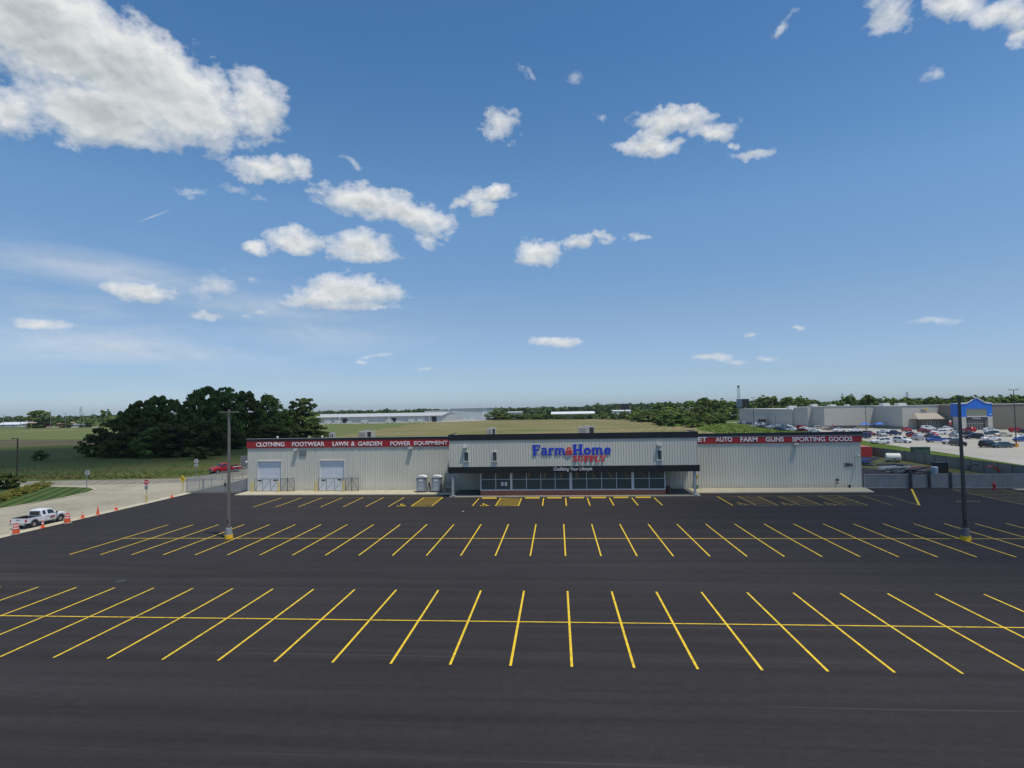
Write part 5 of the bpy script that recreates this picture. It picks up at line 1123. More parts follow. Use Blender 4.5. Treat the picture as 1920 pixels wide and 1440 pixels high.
mb.cyl(c0, c1, .78, n=22, cap=False); mb.cyl(c0 - dd * .12, c0, .62, .78, n=22); mb.cyl(c1, c1 + dd * .12, .78, .62, n=22); mb.build('tank_body', M_TANK, t)
mb = MB(); mb.cyl((63.9, 115.1, .6), (63.9, 115.35, .6), .12); mb.build('valve', M_BLACK, t)
mb = MB(); mb.box(63.1, 63.3, 115.6, 116.9, 0, .2); mb.box(64.6, 64.8, 115.1, 116.4, 0, .2); mb.build('skid', M_RUST, t)
def pile(name, label, cat, cx, cy, sx, sy, h, mats, n, flat=False):
    n = int(n * 2.2); h = h * 1.5
    t = thing(name, label, cat, (cx, cy, 0)); rnd = random.Random(name + label)
    per = {}
    for i in range(n):
        m = mats[i % len(mats)]; mb = per.setdefault(m.name, (m, MB()))[1]
        a = rnd.uniform(-.3, .3); l = rnd.uniform(.2, .7) * sx; x = rnd.uniform(-.5, .5) * sx; y = rnd.uniform(-.5, .5) * sy; z = rnd.uniform(0.05, h)
        w_ = rnd.uniform(.08, .3)
        mb.bar((x - l / 2, y - l / 2 * a, z * (1 if not flat else .6)), (x + l / 2, y + l / 2 * a, z), w_, w_ * .5)
    for m, mb in per.values(): mb.build('piece', m, t, world=False)
pile('scrap_heap', 'dark heap with a bright blue tarp at the left end of the yard', 'heap', 55.4, 111.0, 4.2, 3.0, 1.0, [M_JUNK, M_BLACK, M_TARP], 26)
pile('pipe_bundle', 'dark rack of thin steel stock behind the pale steel sheets', 'steel stock', 59.6, 108.5, 4.0, 2.0, .3, [M_JUNK, M_BLACK], 20)
pile('steel_sheets', 'pale blue grey stacked steel sheets in the middle of the yard', 'steel stock', 57.2, 102.6, 5.0, 2.6, .45, [M_JUNK2, M_CONCBASE], 20, True)
pile('steel_beams', 'dark flat stack of steel beams in front of the pale sheets', 'steel stock', 57.0, 98.4, 5.0, 2.0, .5, [M_JUNK, M_CONCBASE, M_BLACK], 22, True)
pile('lumber_pile', 'low reddish lumber pile beside the white and black bins', 'lumber', 61.0, 100.2, 4.5, 2.5, .5, [M_JUNK, M_RUST], 16, True)
mb = MB(); mb.lathe((59.6, 96.8, 0), [(.45, 0), (.5, 1.0), (.42, 1.1)], 16); tag(mb.build('plastic_drum', mat('pale_blue_plastic', (0.35, 0.45, 0.5), 0.5)), 'pale blue plastic drum beside the black crate in the yard', 'drum')
mb = MB(); mb.box(60.4, 62.0, 97.4, 98.8, 0, 1.6); mb.box(60.35, 62.05, 97.35, 98.85, 1.6, 1.66); mb.box(60.35, 60.5, 97.33, 97.4, 0, 1.6); mb.box(61.9, 62.05, 97.33, 97.4, 0, 1.6); tag(mb.build('storage_crate', M_BLACK, bevel=0.02), 'black storage crate next to the pale blue drum in the yard', 'crate')
def slide_arch(x, y, m, label, flip):
    mb = MB(); pts = [(x + flip * 1.0 * math.cos(R(a)) * 1.1, y, 0.1 + 1.35 * math.sin(R(a))) for a in range(20, 121, 12)]
    for a, b in zip(pts, pts[1:]): mb.bar(a, b, .38, .12)
    tag(mb.build('plastic_chute', m), label, 'chute')
slide_arch(65.2, 96.2, M_BLACK, 'black curved plastic chute standing by the slatted fence', -1)
slide_arch(65.9, 93.6, mat('orange_red_plastic', (0.45, 0.06, 0.04), 0.5), 'orange red curved plastic chute by the slatted fence', 1)
t = thing('fire_hydrant', 'red fire hydrant in front of the right slatted fence', 'hydrant', (55.9, 79.1, 0))
mb = MB(); mb.lathe((0, 0, 0), [(.22, 0), (.22, .08), (.13, .1), (.13, .62), (.18, .64), (.18, .7), (.12, .85), (.04, .95)], 12); mb.build('barrel', M_HYD, t, world=False)
mb = MB(); mb.cyl((-.26, 0, .48), (.26, 0, .48), .075); mb.cyl((0, -.24, .42), (0, 0, .42), .09); mb.build('outlet', M_HYD, t, world=False)
mb = MB(); mb.box(58.0, 60.6, 78.3, 79.0, 0.0, .13); tag(mb.build('concrete_slab', M_WALK, bevel=0.02), 'low white concrete slab at the foot of the right slatted fence', 'slab')
t = thing('utility_cabinet', 'dark green utility cabinet on the bright grass strip above the slatted fence', 'cabinet', (79.5, 133, 0))
mb = MB(); mb.box(76.6, 80.0, 131, 132.2, 0, 1.55); mb.build('cabinet', M_UTILBOX, t); mb = MB(); mb.box(76.5, 80.1, 130.9, 132.3, 1.55, 1.62); mb.build('lid', M_UTILBOX, t)
mb = MB(); mb.box(78.28, 78.32, 130.97, 131, 0.1, 1.5); mb.build('door_seam', M_BLACK, t)
mb = MB(); mb.bar((-10.9, 64.6, 0.03), (-10.7, 64.7, 0.03), .14, .02); tag(mb.build('paper_scrap', M_REFL), 'scrap of white paper lying on the asphalt left of the storefront', 'litter')

# ------------------------------------------------------------------ plants and trees
def leaf_mesh(name, rng, centers, radii, n_per, leaf, m, squash=0.85, up=0.35):
    """leaf clumps: many small tilted quads scattered on and in a set of lobes"""
    V = []; 
    cs = []; sizes = []
    for c, r in zip(centers, radii):
        n = max(12, int(n_per * (r / np.mean(radii)) ** 2))
        d = rng.normal(size=(n, 3)); d /= np.linalg.norm(d, axis=1)[:, None]
        d[:, 2] = np.where(d[:, 2] < -0.45, -d[:, 2], d[:, 2])
        rr = r * (0.70 + 0.42 * rng.random(n)) * (1 + 0.18 * np.sin(d[:, 0] * 7 + c[0] * 3) * np.cos(d[:, 1] * 6 + c[1]))
        p = np.array(c) + d * rr[:, None] * np.array([1, 1, squash])
        nrm = d + rng.normal(size=(n, 3)) * 0.55; nrm[:, 2] += up; nrm /= np.linalg.norm(nrm, axis=1)[:, None]
        t = rng.normal(size=(n, 3)); u = np.cross(nrm, t); u /= np.linalg.norm(u, axis=1)[:, None]; v = np.cross(nrm, u)
        s = leaf * (0.55 + 0.9 * rng.random(n))[:, None]
        a = u * s; b = v * s * 0.75
        V.append(np.stack([p - a, p - b * 0.9, p + a, p + b], 1))
    V = np.concatenate(V).reshape(-1, 3)
    nf = len(V) // 4
    me = bpy.data.meshes.new(name)
    me.vertices.add(len(V)); me.vertices.foreach_set('co', V.ravel().astype(np.float32))
    me.loops.add(nf * 4); me.loops.foreach_set('vertex_index', np.arange(nf * 4, dtype=np.int32))
    me.polygons.add(nf); me.polygons.foreach_set('loop_start', np.arange(0, nf * 4, 4, dtype=np.int32)); me.polygons.foreach_set('loop_total', np.full(nf, 4, dtype=np.int32))
    me.materials.append(m); me.update(); me.validate()
    return me
def crown_lobes(rng, n, r, h0, h1, shape):
    """lobe centres fill a crown between heights h0..h1 with radius r"""
    cs = []; rs = []
    for i in range(n):
        f = rng.random() ** 0.8; z = h0 + (h1 - h0) * f
        if shape == 'round': prof = math.sqrt(max(0.05, 1 - (2 * f - 0.9) ** 2))
        elif shape == 'tall': prof = 0.45 + 0.55 * math.sin(math.pi * min(1, f * 0.8 + 0.15))
        else: prof = 1.0 - 0.75 * f
        a = rng.random() * 2 * math.pi; q = r * prof * (0.30 + 0.68 * rng.random())
        lr = r * (0.16 + 0.15 * rng.random()) * (1.1 - 0.45 * f)
        cs.append((q * math.cos(a), q * math.sin(a), z - lr * 0.5)); rs.append(lr)
    return cs, rs
def trunk_mb(rng, h, r, cs, crown0):
    mb = MB(); p = Vector((0, 0, -0.1)); prev_r = r
    k = 4; top = h * 0.72
    pts = [Vector((0, 0, -0.1))] + [Vector((rng.normal() * 0.008 * i, rng.normal() * 0.008 * i, top * i / k)) for i in range(1, k + 1)]
    for i, (a, b) in enumerate(zip(pts, pts[1:])): mb.cyl(a, b, r * (1 - i / k * 0.75), r * (1 - (i + 1) / k * 0.75), n=8, cap=False)
    for c in cs[:9]:
        a = pts[2].lerp(pts[4], rng.random()); b = Vector(c); mb.cyl(a, a.lerp(b, 0.40), r * 0.34, r * 0.06, n=5, cap=False)
    return mb
def tree_proto(seed, shape, m, n_lobes=46, n_per=130, leaf=0.035, crown0=0.14, width=0.34):
    """unit tree, 1 m high; scaled by its copies"""
    rng = np.random.default_rng(seed)
    cs, rs = crown_lobes(rng, n_lobes, width, crown0, 0.97, shape)
    mc = leaf_mesh('crown', rng, cs, rs, n_per, leaf, m)
    mt = trunk_mb(rng, 1.0, 0.028, cs, crown0).mesh('trunk', M_BARK)
    return mc, mt
PT = {}
for nm, args in {'grove_a': (1, 'round', M_LEAFD, 100, 110, .021, .06, .36), 'grove_b': (2, 'tall', M_LEAFD, 95, 110, .020, .05, .30), 'grove_c': (3, 'round', M_LEAFD, 95, 110, .023, .03, .42), 'grove_d': (11, 'tall', M_LEAFD, 105, 110, .019, .12, .28),
                 'mid_a': (4, 'round', M_LEAFM, 52, 60, .036, .06, .44), 'mid_b': (5, 'tall', M_LEAFM, 52, 60, .034, .05, .36), 'mid_c': (6, 'round', M_LEAFL, 46, 60, .038, .03, .50), 'bush': (7, 'round', M_LEAFD, 40, 150, .030, .05, .55), 'lightbush': (8, 'round', M_LEAFL, 34, 90, .04, .0, .6)}.items():
    PT[nm] = tree_proto(*args)
# unit half widths of each prototype as built, to scale by
def half_w(me):
    co = np.zeros(len(me.vertices) * 3); me.vertices.foreach_get('co', co); co = co.reshape(-1, 3); return np.percentile(np.abs(co[:, 0]), 97), co[:, 2].max()
PW = {k: half_w(v[0]) for k, v in PT.items()}
def plant(kind, name, label, cat, x, y, h, rad, rz, group=None):
    t = thing(name, label, cat, (x, y, -0.03), rz, group)
    hw, hz = PW[kind]
    s = (rad / hw, rad / hw, h / hz)
    for nm, me in (('crown', PT[kind][0]), ('trunk', PT[kind][1])):
        o = bpy.data.objects.new(nm, me); COL.objects.link(o); o.parent = t
    t.scale = s
    return t
rnd = random.Random(5)
GROVE = [(-131.0,152,6.4,3.0,'round low tree at the outer left end of the grove'),(-126.4,156,10.6,5.2,'broad tree near the left end of the grove'),(-126.0,160,13.4,4.4,'tree with a separate rounded top, left in the grove'),(-129.21,166,15.4,3.8,'slim tree with a small separate top, left in the grove'),(-125.18,165,16.2,4.4,'slim tree with an open top in the left half of the grove'),(-114.84,155,14.4,5.8,'wide tree in the middle of the grove front'),(-118.77,163,17.4,5.6,'tallest tree in the left half of the grove'),(-111.79,160,16.4,4.2,'tree with a spiky top in the middle of the grove'),(-106.73,161,16.2,4.4,'tree with a ragged top just left of the tall rear trees'),(-103.16,150,10.2,6.0,'low spreading tree at the right end of the grove front'),(-96.79,152,9.9,5.2,'low tree at the right end of the grove, behind the signs'),(-118.64,182,20.2,5.2,'tall rear tree with a rounded left shoulder'),(-115.6,186,20.9,6.2,'tallest rear tree behind the grove'),(-110.0,184,20.5,5.2,'tall rear tree right of the tallest one'),(-108.0,192,19.4,5.0,'tall tree behind the brown light pole'),(-105.16,202,18.6,6.2,'tall dark tree just right of the brown light pole'),(-103.0,225,17.4,6.6,'tall dark tree standing farthest right, beyond the CLOTHING sign'),(-117.6,240,13.2,6.0,'paler tree seen in the gap behind the tall rear trees'),(-105.9,215,11.6,6.4,'low tree filling the gap between the two tall right hand trees'),(-95.0,222,6.4,5.4,'low leafy bush at the right end of the tall trees'),(-121.0,147,5.0,3.0,'dark shrub at the left foot of the grove'),(-136.12,142,2.6,1.7,'small lone shrub in the grass left of the grove'),(-90.6,140,3.2,2.4,'rounded shrub at the grove edge above the octagonal sign'),(-101.44,196,7.0,6.2,'low growth below the tall right hand trees'),(-106.93,178,7.4,5.2,'low growth just right of the brown light pole'),(-117,149,7.8,4.2,'low leafy tree filling the left front of the grove'),(-109,148,8.2,4.6,'low leafy tree filling the middle front of the grove')]
for i, (x, y, h, r, lab) in enumerate(GROVE):
    small = h < 6.5
    if 11 < h < 18: r *= (.74, .9, .66)[i % 3]
    k = 'bush' if small else ('grove_b', 'grove_a', 'grove_d', 'grove_c')[i % 4] if h > 12 else ('grove_c', 'grove_a')[i % 2]
    plant(k, 'shrub' if small else 'tree', lab, 'shrub' if small else 'tree', x, y, h, r, rnd.uniform(0, 6.28), 'dark trees of the grove beyond the drive')
# bright low tree just left of the warehouse
plant('mid_c', 'tree', 'bright green tree beyond the grove, left of the far warehouse', 'tree', -220, 500, 11, 9, 1.0)
# island planting
plant('bush', 'round_shrub', 'big dark rounded shrub on the mown island', 'shrub', -87.6, 85.6, 2.6, 2.0, 0.5)
HB = MB
for i in range(13):
    f = i / 12; x = -76.5 + (-84.0 + 76.5) * f + 0.3 * math.sin(i * 2.1); y = 72.8 + (88.0 - 72.8) * f
    t = plant('lightbush', 'hedge_shrub', 'low golden green shrub in the curved hedge row on the island', 'shrub', x, y, 0.95 + 0.12 * math.sin(i * 1.7), 1.0 + 0.1 * math.cos(i), i * 1.3, 'golden shrubs of the island hedge')
    for c in t.children:
        if c.name.startswith('crown'):
            if 'hedge_me' not in globals(): hedge_me = c.data.copy(); hedge_me.materials.clear(); hedge_me.materials.append(M_HEDGE)
            c.data = hedge_me
for i in range(6):
    x = -79.5 - i * 1.9; y = 74.5 + i * 1.2
    t = plant('lightbush', 'hedge_shrub', 'low golden green shrub in the second row behind the island hedge', 'shrub', x - 2, y + 2.4, 0.9, 1.05, i * 0.9, 'golden shrubs behind the island hedge')
    for c in t.children:
        if c.name.startswith('crown'): c.data = hedge_me
# mid-distance trees and bushes
MIDL = [(65.08,420,7.6,8.3),(76.41,400,10.6,7.2),(65.01,330,7.4,8.8),(64.41,470,9.0,6.4),(57.18,500,7.1,6.8),(50.01,520,5.6,7.1),(42.11,540,5.0,5.9),(33.0,548,5.0,5.4),(27.58,545,4.7,6.0),(21.0,552,4.9,5.6),(15.73,550,4.4,5.6),(9.0,556,4.7,5.4),(2.64,560,4.6,5.7),(-4.0,560,5.1,5.4),(-10.27,560,4.7,5.7),(-15.5,564,5.4,5.2),(-20.8,565,5.8,5.8),(-26,566,5.4,5.0),(-31.28,565,6.0,5.2),(-36.5,570,5.2,5.2),(-42.18,570,5.6,6.4),(-49,574,6.6,6.0),(-55.94,575,7.9,6.5),(-61,576,7.6,5.6),(-66.7,575,8.6,5.9),(84.4,380,8.4,5.1),(88.69,370,6.3,4.6),(97.44,360,6.2,5.4),(108.97,400,6.6,4.9),(63.83,360,6.8,6.4),(87.48,340,5.4,3.6),(71,345,6.2,6.0),(76,372,6.0,5.0),(69,385,7.4,6.5),(60,440,7.2,6.5),(70,305,4.4,4.5),(92,392,6.8,4.6),(101,400,6.4,5.0),(80,355,4.6,4.4)]
for i, (x, y, h, r) in enumerate(MIDL):
    plant(('mid_a', 'mid_c', 'mid_b')[i % 3], 'field_tree', 'leafy green tree or bush in the line at the far edge of the crop field', 'tree', x, y, h * 1.02, r, rnd.uniform(0, 6.28), 'trees along the far edge of the crop field')
RT = [(107.24,430,17.2,7.6),(115.87,420,16.2,6.7),(131.05,446,14.3,6.6),(144,452,15.5,7),(157.24,460,17.2,6.8),(156.99,440,18.3,8.4),(166.84,430,16.6,7.5),(163.79,400,16.8,5.5),(179.93,420,14.2,5.4),(179.26,370,16.8,5.9),(186.14,360,16.2,5.4),(192.84,350,14.8,5.9),(206.86,360,14.3,5.5),(219.84,370,13.4,6.2),(215.33,350,14.2,5.0),(209.51,332,13.5,5.8),(222.96,340,14.8,5.6),(238.23,330,14.4,6.4),(246.7,330,14.2,6.4),(255.77,330,14.2,6.4),(229.08,345,14.4,6),(240.08,350,14.7,6.2),(106.84,480,15.4,7.3),(97.89,500,15.2,7.6),(90.11,520,13.8,7.0),(121,470,15,7),(172,410,14.4,6),(197,380,13.2,6.5),(264,330,14,6.5),(272,332,14.2,6.5),(119,445,13,6),(188,400,13.5,6.5),(232,328,12.6,5.6),(200,345,12.4,5)]
for i, (x, y, h, r) in enumerate(RT):
    plant(('mid_a', 'mid_b')[i % 2], 'woodland_tree', 'full green deciduous tree rising beyond the big store roof', 'tree', x, y, h, r, rnd.uniform(0, 6.28), 'trees beyond the big store')
plant('mid_a', 'tree', 'broad bright tree over the red farm building at the far left', 'tree', -505, 525, 17.8, 11.5, 0.4)
plant('mid_b', 'tree', 'darker tall tree right of the farm houses at the far left', 'tree', -440, 530, 17.5, 6, 1.4)
for i, (x, y, h, r) in enumerate([(-460,530,9,7),(-478,525,8,6),(-425,520,10,8),(-450,560,12,8),(-540,590,9,8),(-400,500,9,7),(-415,545,12,8),(-570,600,8,8)]):
    plant(('mid_a', 'mid_b', 'mid_c')[i % 3], 'farm_tree', 'green tree among the far farm houses', 'tree', x, y, h, r, i * 1.1, 'trees around the far farm houses')
# rough scrub on the bank beside the crop field
rng = np.random.default_rng(77)
cs = []; rs = []
for i in range(900):
    y = rng.uniform(215, 400); x = 64 + (y - 215) * 0.06 + rng.uniform(0, 26 + (y - 215) * 0.02); 
    if x > 97 + (y - 228) * 0.05: continue
    r = rng.uniform(0.25, 0.7) * (1.5 if rng.random() < 0.05 else 1.0); cs.append((x, y, -r * 0.25)); rs.append(r)
me = leaf_mesh('scrub', rng, cs, rs, 16, 0.30, M_LEAFL); o = bpy.data.objects.new('scrub', me); COL.objects.link(o); tag(o, 'rough green scrub on the bank between the crop field and the store lot', 'scrub', kind='stuff')
# tall grass tufts at the near edge of the dark meadow
cs = []; rs = []
for i in range(2200):
    x = rng.uniform(-180, -66); y = 99.2 + rng.exponential(5)
    if x > -72 and y < 104: continue
    cs.append((x, y, -0.05)); rs.append(rng.uniform(0.08, 0.2))
me = leaf_mesh('tall_grass', rng, cs, rs, 12, 0.07, mat('meadow_blades', (0.075, 0.082, 0.022), 0.9, var=0.45, vscale=0.15, spec=0.1), 1.3); o = bpy.data.objects.new('tall_grass', me); COL.objects.link(o); tag(o, 'tufts of tall grass in the meadow beyond the drive', 'grass', kind='stuff')
# the far woods close the horizon as one mass
cs = []; rs = []
for i in range(1500):
    a = R(rng.uniform(-52, 52)); d = rng.uniform(640, 1250); x = d * math.tan(a); y = d
    if y < 700 and -60 < x < 60: y += 100
    if -330 < x < -60 and y < 680: y += 160
    h = rng.uniform(8, 13) + (3.0 if x > 60 else 0)
    n = 4
    for k in range(n):
        cs.append((x + rng.normal() * 7, y + rng.normal() * 7, h * rng.uniform(0.25, 0.78))); rs.append(h * rng.uniform(0.22, 0.38))
me = leaf_mesh('distant_woods', rng, cs, rs, 34, 1.5, M_LEAFF); o = bpy.data.objects.new('distant_woods', me); COL.objects.link(o); tag(o, 'belt of distant woods closing the horizon', 'woods', kind='stuff')

# ------------------------------------------------------------------ the big store on the right
st_ = thing('big_store', 'large pale block wall store with a blue gabled entrance and brown right wall', 'building', (150, 245, 0))
mb = MB(); mb.box(120.8, 142.6, 271.5, 300, 0, 9.85); mb.build('left_wall_block', M_BLOCK, st_)
mb = MB(); mb.box(142.6, 157, 250.4, 300, 0, 9.7); mb.build('middle_wall_block', M_BLOCK, st_)
mb = MB(); mb.box(118.0, 142, 300, 384, 0, 8.6); mb.box(117.6, 119.9, 322, 372, 0, 5.2); mb.build('side_wall_block', M_BLOCK, st_)
mb = MB(); mb.box(118.8, 120.8, 284, 300, 0, 9.4); mb.build('side_wall_step', M_BLOCK, st_)
mb = MB(); mb.box(168, 260, 243, 300, 0, 9.7); mb.build('brown_wall_block', M_BLOCKB, st_)
mb = MB(); mb.box(157, 168, 243, 300, 0, 9.8); mb.build('rear_block', M_BLOCKB, st_)
mb = MB(); mb.box(120.75, 142.6, 271.35, 271.5, 0, 1.2); mb.box(142.5, 142.6, 250.3, 271.4, 0, 1.2); mb.build('dark_base_band', mat('base_grey', (0.25, 0.24, 0.22), 0.8), st_)
mb = MB(); mb.box(120.5, 142.6, 271.3, 271.6, 9.85, 10.0); mb.box(142.4, 157, 250.2, 250.5, 9.7, 9.85); mb.box(168, 260, 242.8, 243.1, 9.7, 9.82); mb.build('parapet_cap', M_STORETRIM, st_)
# entrance with gable
ex0, ex1, ey = 156.8, 168.2, 237.0; zt = 10.2; zc = 12.5; zl = 5.1
mb = MB(); xm = (ex0 + ex1) / 2
out = [(ex0, zl), (ex0, zt), (ex0 + 2.2, zt), (xm, zc), (ex1 - 2.0, zt), (ex1, zt), (ex1, zl), (ex1 - 1.9, zl), (ex1 - 1.9, 8.2), (ex0 + 1.9, 8.2), (ex0 + 1.9, zl)]
# front built of quads around the louvre opening
def fq(mb_, pts, y0, y1): mb_.prism([(x, y0, z) for x, z in pts], (0, y1 - y0, 0))
fq(mb, [(ex0, zl), (ex0 + 1.9, zl), (ex0 + 1.9, 8.2), (ex0, 8.2)], ey, ey + 6); fq(mb, [(ex1 - 1.9, zl), (ex1, zl), (ex1, 8.2), (ex1 - 1.9, 8.2)], ey, ey + 6)
fq(mb, [(ex0, 8.2), (ex1, 8.2), (ex1, zt), (ex0, zt)], ey, ey + 6); fq(mb, [(ex0 + 2.0, zt), (ex1 - 2.0, zt), (xm, zc)], ey, ey + .6)
ent = mb.build('blue_entrance', M_STOREBLUE, st_)
mb = MB(); 
for a, b in (((ex0 - .1, zt), (ex0 + 2.1, zt)), ((ex0 + 2.0, zt), (xm, zc + .05)), ((xm, zc + .05), (ex1 - 2.0, zt)), ((ex1 - 2.1, zt), (ex1 + .2, zt))): mb.bar((a[0], ey - .1, a[1] + .1), (b[0], ey - .1, b[1] + .1), .25, .3)
mb.build('pale_trim', M_STORETRIM, ent)
mb = MB(); mb.box(ex0 + 1.9, ex1 - 1.9, ey + .15, ey + .4, zl + .25, 8.2)
for k in range(20): x = ex0 + 2.0 + k * (ex1 - ex0 - 4.0) / 20; mb.box(x, x + .1, ey + .05, ey + .15, zl + .25, 8.2)
mb.build('louvre', M_LOUVRE, ent)
mb = MB(); mb.box(ex0 + 1.9, ex1 - 1.9, ey - .15, ey + .3, zl - .05, zl + .25); mb.build('canopy_edge', M_STORETRIM, ent)
mb = MB(); mb.box(ex0 + 1.6, ex1 - 1.6, ey + .2, ey + 1, 3.6, zl - .05); tb = mb.build('grey_sign_band', mat('store_dark_grey', (0.09, 0.09, 0.10), 0.6), ent)
text_part('lettering', 'Grocery', xm - 1.5, xm + 1.6, 4.0, 5.0, ey + .2, M_REFL, tb, .1, .03)
pieces('entrance_pier', M_BLOCK, st_, [(ex0, ex0 + 1.7, ey, ey + 5, 0, zl), (ex1 - 1.7, ex1, ey, ey + 5, 0, zl)])
mb = MB(); mb.box(ex0 + 1.7, ex1 - 1.7, ey + 1.5, ey + 1.8, 0, 3.6); mb.build('entrance_glazing', M_GLASS, st_)
mb = MB()
for k in range(9): x = ex0 + 1.7 + k * (ex1 - ex0 - 3.4) / 8; mb.box(x - .06, x + .06, ey + 1.38, ey + 1.5, 0, 3.6)
mb.box(ex0 + 1.7, ex1 - 1.7, ey + 1.36, ey + 1.48, 2.3, 2.45); mb.build('mullion', M_STORETRIM, st_)
mb = MB(); mb.box(ex1 - .9, ex1 - .5, ey - .12, ey, 5.8, 6.3); mb.build('white_emblem', M_REFL, ent)
# low wing with hipped shingle roof
gx0, gx1, gy = 146.6, 161.0, 244.5
mb = MB(); mb.box(148.0, 156.8, 246, 250.4, 0, 4.2); lw = mb.build('vestibule_wall', M_BLOCKB, st_)
mb = MB(); mb.box(149.6, 156.7, 245.9, 246.0, 1.0, 3.3); mb.build('vestibule_window', M_GLASS, lw)
mb = MB()
for k in range(10): x = 149.6 + k * 7.1 / 9; mb.box(x - .06, x + .06, 245.8, 245.9, 1.0, 3.3)
mb.build('mullion', M_STORETRIM, lw)
mb = MB(); a = [(145.3, 244.6, 4.3), (156.9, 244.6, 4.3), (156.9, 250.5, 6.6), (147.4, 250.5, 6.6)]
mb.add(a + [(145.3, 250.5, 4.3), (156.9, 250.5, 4.3)], [(0, 1, 2, 3), (0, 3, 4), (0, 4, 5, 1), (1, 5, 2)]); mb.build('shingle_roof', M_SHINGLE, st_)
mb = MB(); mb.box(145.2, 156.9, 244.5, 244.62, 4.0, 4.32); mb.build('eaves_board', mat('eaves_grey', (0.2, 0.19, 0.18), 0.7), st_)
mb = MB(); mb.box(149.9, 152.0, 250.2, 250.38, 7.6, 8.2); mb.build('wall_sign', mat('sign_grey', (0.25, 0.25, 0.26), 0.6), st_)
mb = MB(); mb.box(151.0, 152.5, 250.1, 250.2, 7.8, 8.35); mb.build('wall_sign_accent', M_SIGNYEL, st_)
for x0, x1, y, h in ((121.5, 124, 285, 1.7), (104.0 + 20.5, 128.5, 320, 2.0), (132, 135, 290, 1.2), (139, 140.2, 288, 1.1), (148.5, 151.5, 275, 1.6), (153.5, 157, 272, 1.5), (171.5, 173, 262, 1.0), (175, 180, 265, 1.1), (182, 190, 268, 1.2)):
    mb = MB(); zb = 8.6 if y > 300 else 9.6; mb.box(x0, x1, y, y + 3.5, zb, zb + h * .75); mb.box(x0 + .3, x1 - .3, y + .5, y + 2.5, zb + h * .75, zb + h * .75 + .15); mb.build('roof_plant', M_TRIM, st_)
# things in front of the store
def tall_lamp(x, y, h, arm, label, orange):
    t = thing('lamp_post', label, 'lamp post', (x, y, 0), 0, "tall lamp posts in the neighbouring store's lot")
    mb = MB(); mb.cyl((x, y, 0.6), (x, y, h), .13, .08, n=8); mb.build('pole', M_DKPOLE, t)
    mb = MB(); mb.cyl((x, y, 0), (x, y, .85), .45, n=14); mb.build('base', M_ORANGE_B if orange else M_CONCBASE, t)
    mb = MB(); mb.bar((x - arm, y, h), (x + arm, y, h), .07); mb.build('arm', M_DKPOLE, t)
    for s in (-1, 1): mb = MB(); mb.box(x + s * arm - .35, x + s * arm + .35, y - .2, y + .2, h - .06, h + .1); mb.build('lamp_head', M_DKPOLE, t)
M_ORANGE_B = mat('orange_yellow_base', (0.75, 0.32, 0.03), 0.6)
tall_lamp(111.4, 149.7, 13.9, .75, 'tall dark lamp post on an orange base beside the teal sedan', True)
tall_lamp(128.0, 250.2, 14.5, 1.0, 'tall dark lamp post in front of the pale store wall', False)
tall_lamp(95.3, 288.5, 14.7, .8, 'tall thin lamp post at the grass edge before the far end of the store', False)
t = thing('do_not_enter_sign', 'small red and white road sign at the foot of the pale store wall', 'road sign', (111.5, 250, 0)); mb = MB(); mb.bar((0, 0, 0), (0, 0, 2.6), .07); mb.build('post', M_STEEL, t, world=False)
mb = MB(); mb.prism([(.38 * math.cos(R(a)), -.06, 2.3 + .38 * math.sin(R(a))) for a in range(0, 360, 45)], (0, .03, 0)); p = mb.build('sign_plate', M_REDSIGN, t, world=False); mb = MB(); mb.box(-.25, .25, -.075, -.062, 2.24, 2.36); mb.build('white_bar', M_REFL, p, world=False)
t.location = (115.6, 252.5, 0)
t = thing('road_sign', 'red and white sign on a post before the low windows of the store', 'road sign', (146.8, 228, 0)); mb = MB(); mb.bar((0, 0, 0), (0, 0, 4.0), .09); mb.build('post', M_STEEL, t, world=False); mb = MB(); octagon(mb, 0, -.08, 2.9, .5, .03); mb.build('sign_plate', M_REDSIGN, t, world=False); mb = MB(); mb.box(-.35, .35, -.08, -.05, 3.5, 4.2); mb.build('upper_plate', M_REFL, t, world=False)
def canopy_tent(x, y, m, label):
    t = thing('sales_canopy', label, 'canopy', (x, y, 0))
    mb = MB(); mb.add([(-2, -1.5, 1.8), (2, -1.5, 1.8), (2, 1.5, 1.8), (-2, 1.5, 1.8), (0, 0, 2.7)], [(0, 1, 4), (1, 2, 4), (2, 3, 4), (3, 0, 4), (0, 3, 2, 1)]); mb.build('roof', m, t, world=False)
    for sx in (-1.9, 1.9):
        for sy in (-1.4, 1.4): mb = MB(); mb.bar((sx, sy, 0), (sx, sy, 1.8), .05); mb.build('leg', M_STEEL, t, world=False)
canopy_tent(133.5, 262, M_STOREBLUE, 'bright blue canopy by the pale store wall, the one nearer the lamp post')
canopy_tent(139.5, 262, M_STOREBLUE, 'bright blue canopy by the pale store wall, the one nearer the low windows')
mb = MB()
for k in range(14): mb.box(121.5 + k * .75, 122.1 + k * .75, 266, 267.5, 0.1, 1.0 + .1 * (k % 3)); mb.bar((121.5 + k * .75, 266, 1.0), (121.5 + k * .75, 265.4, 1.2), .05)
tag(mb.build('cart_corral', M_JUNK), 'long dark line of stacked carts and goods along the pale store wall', 'carts')
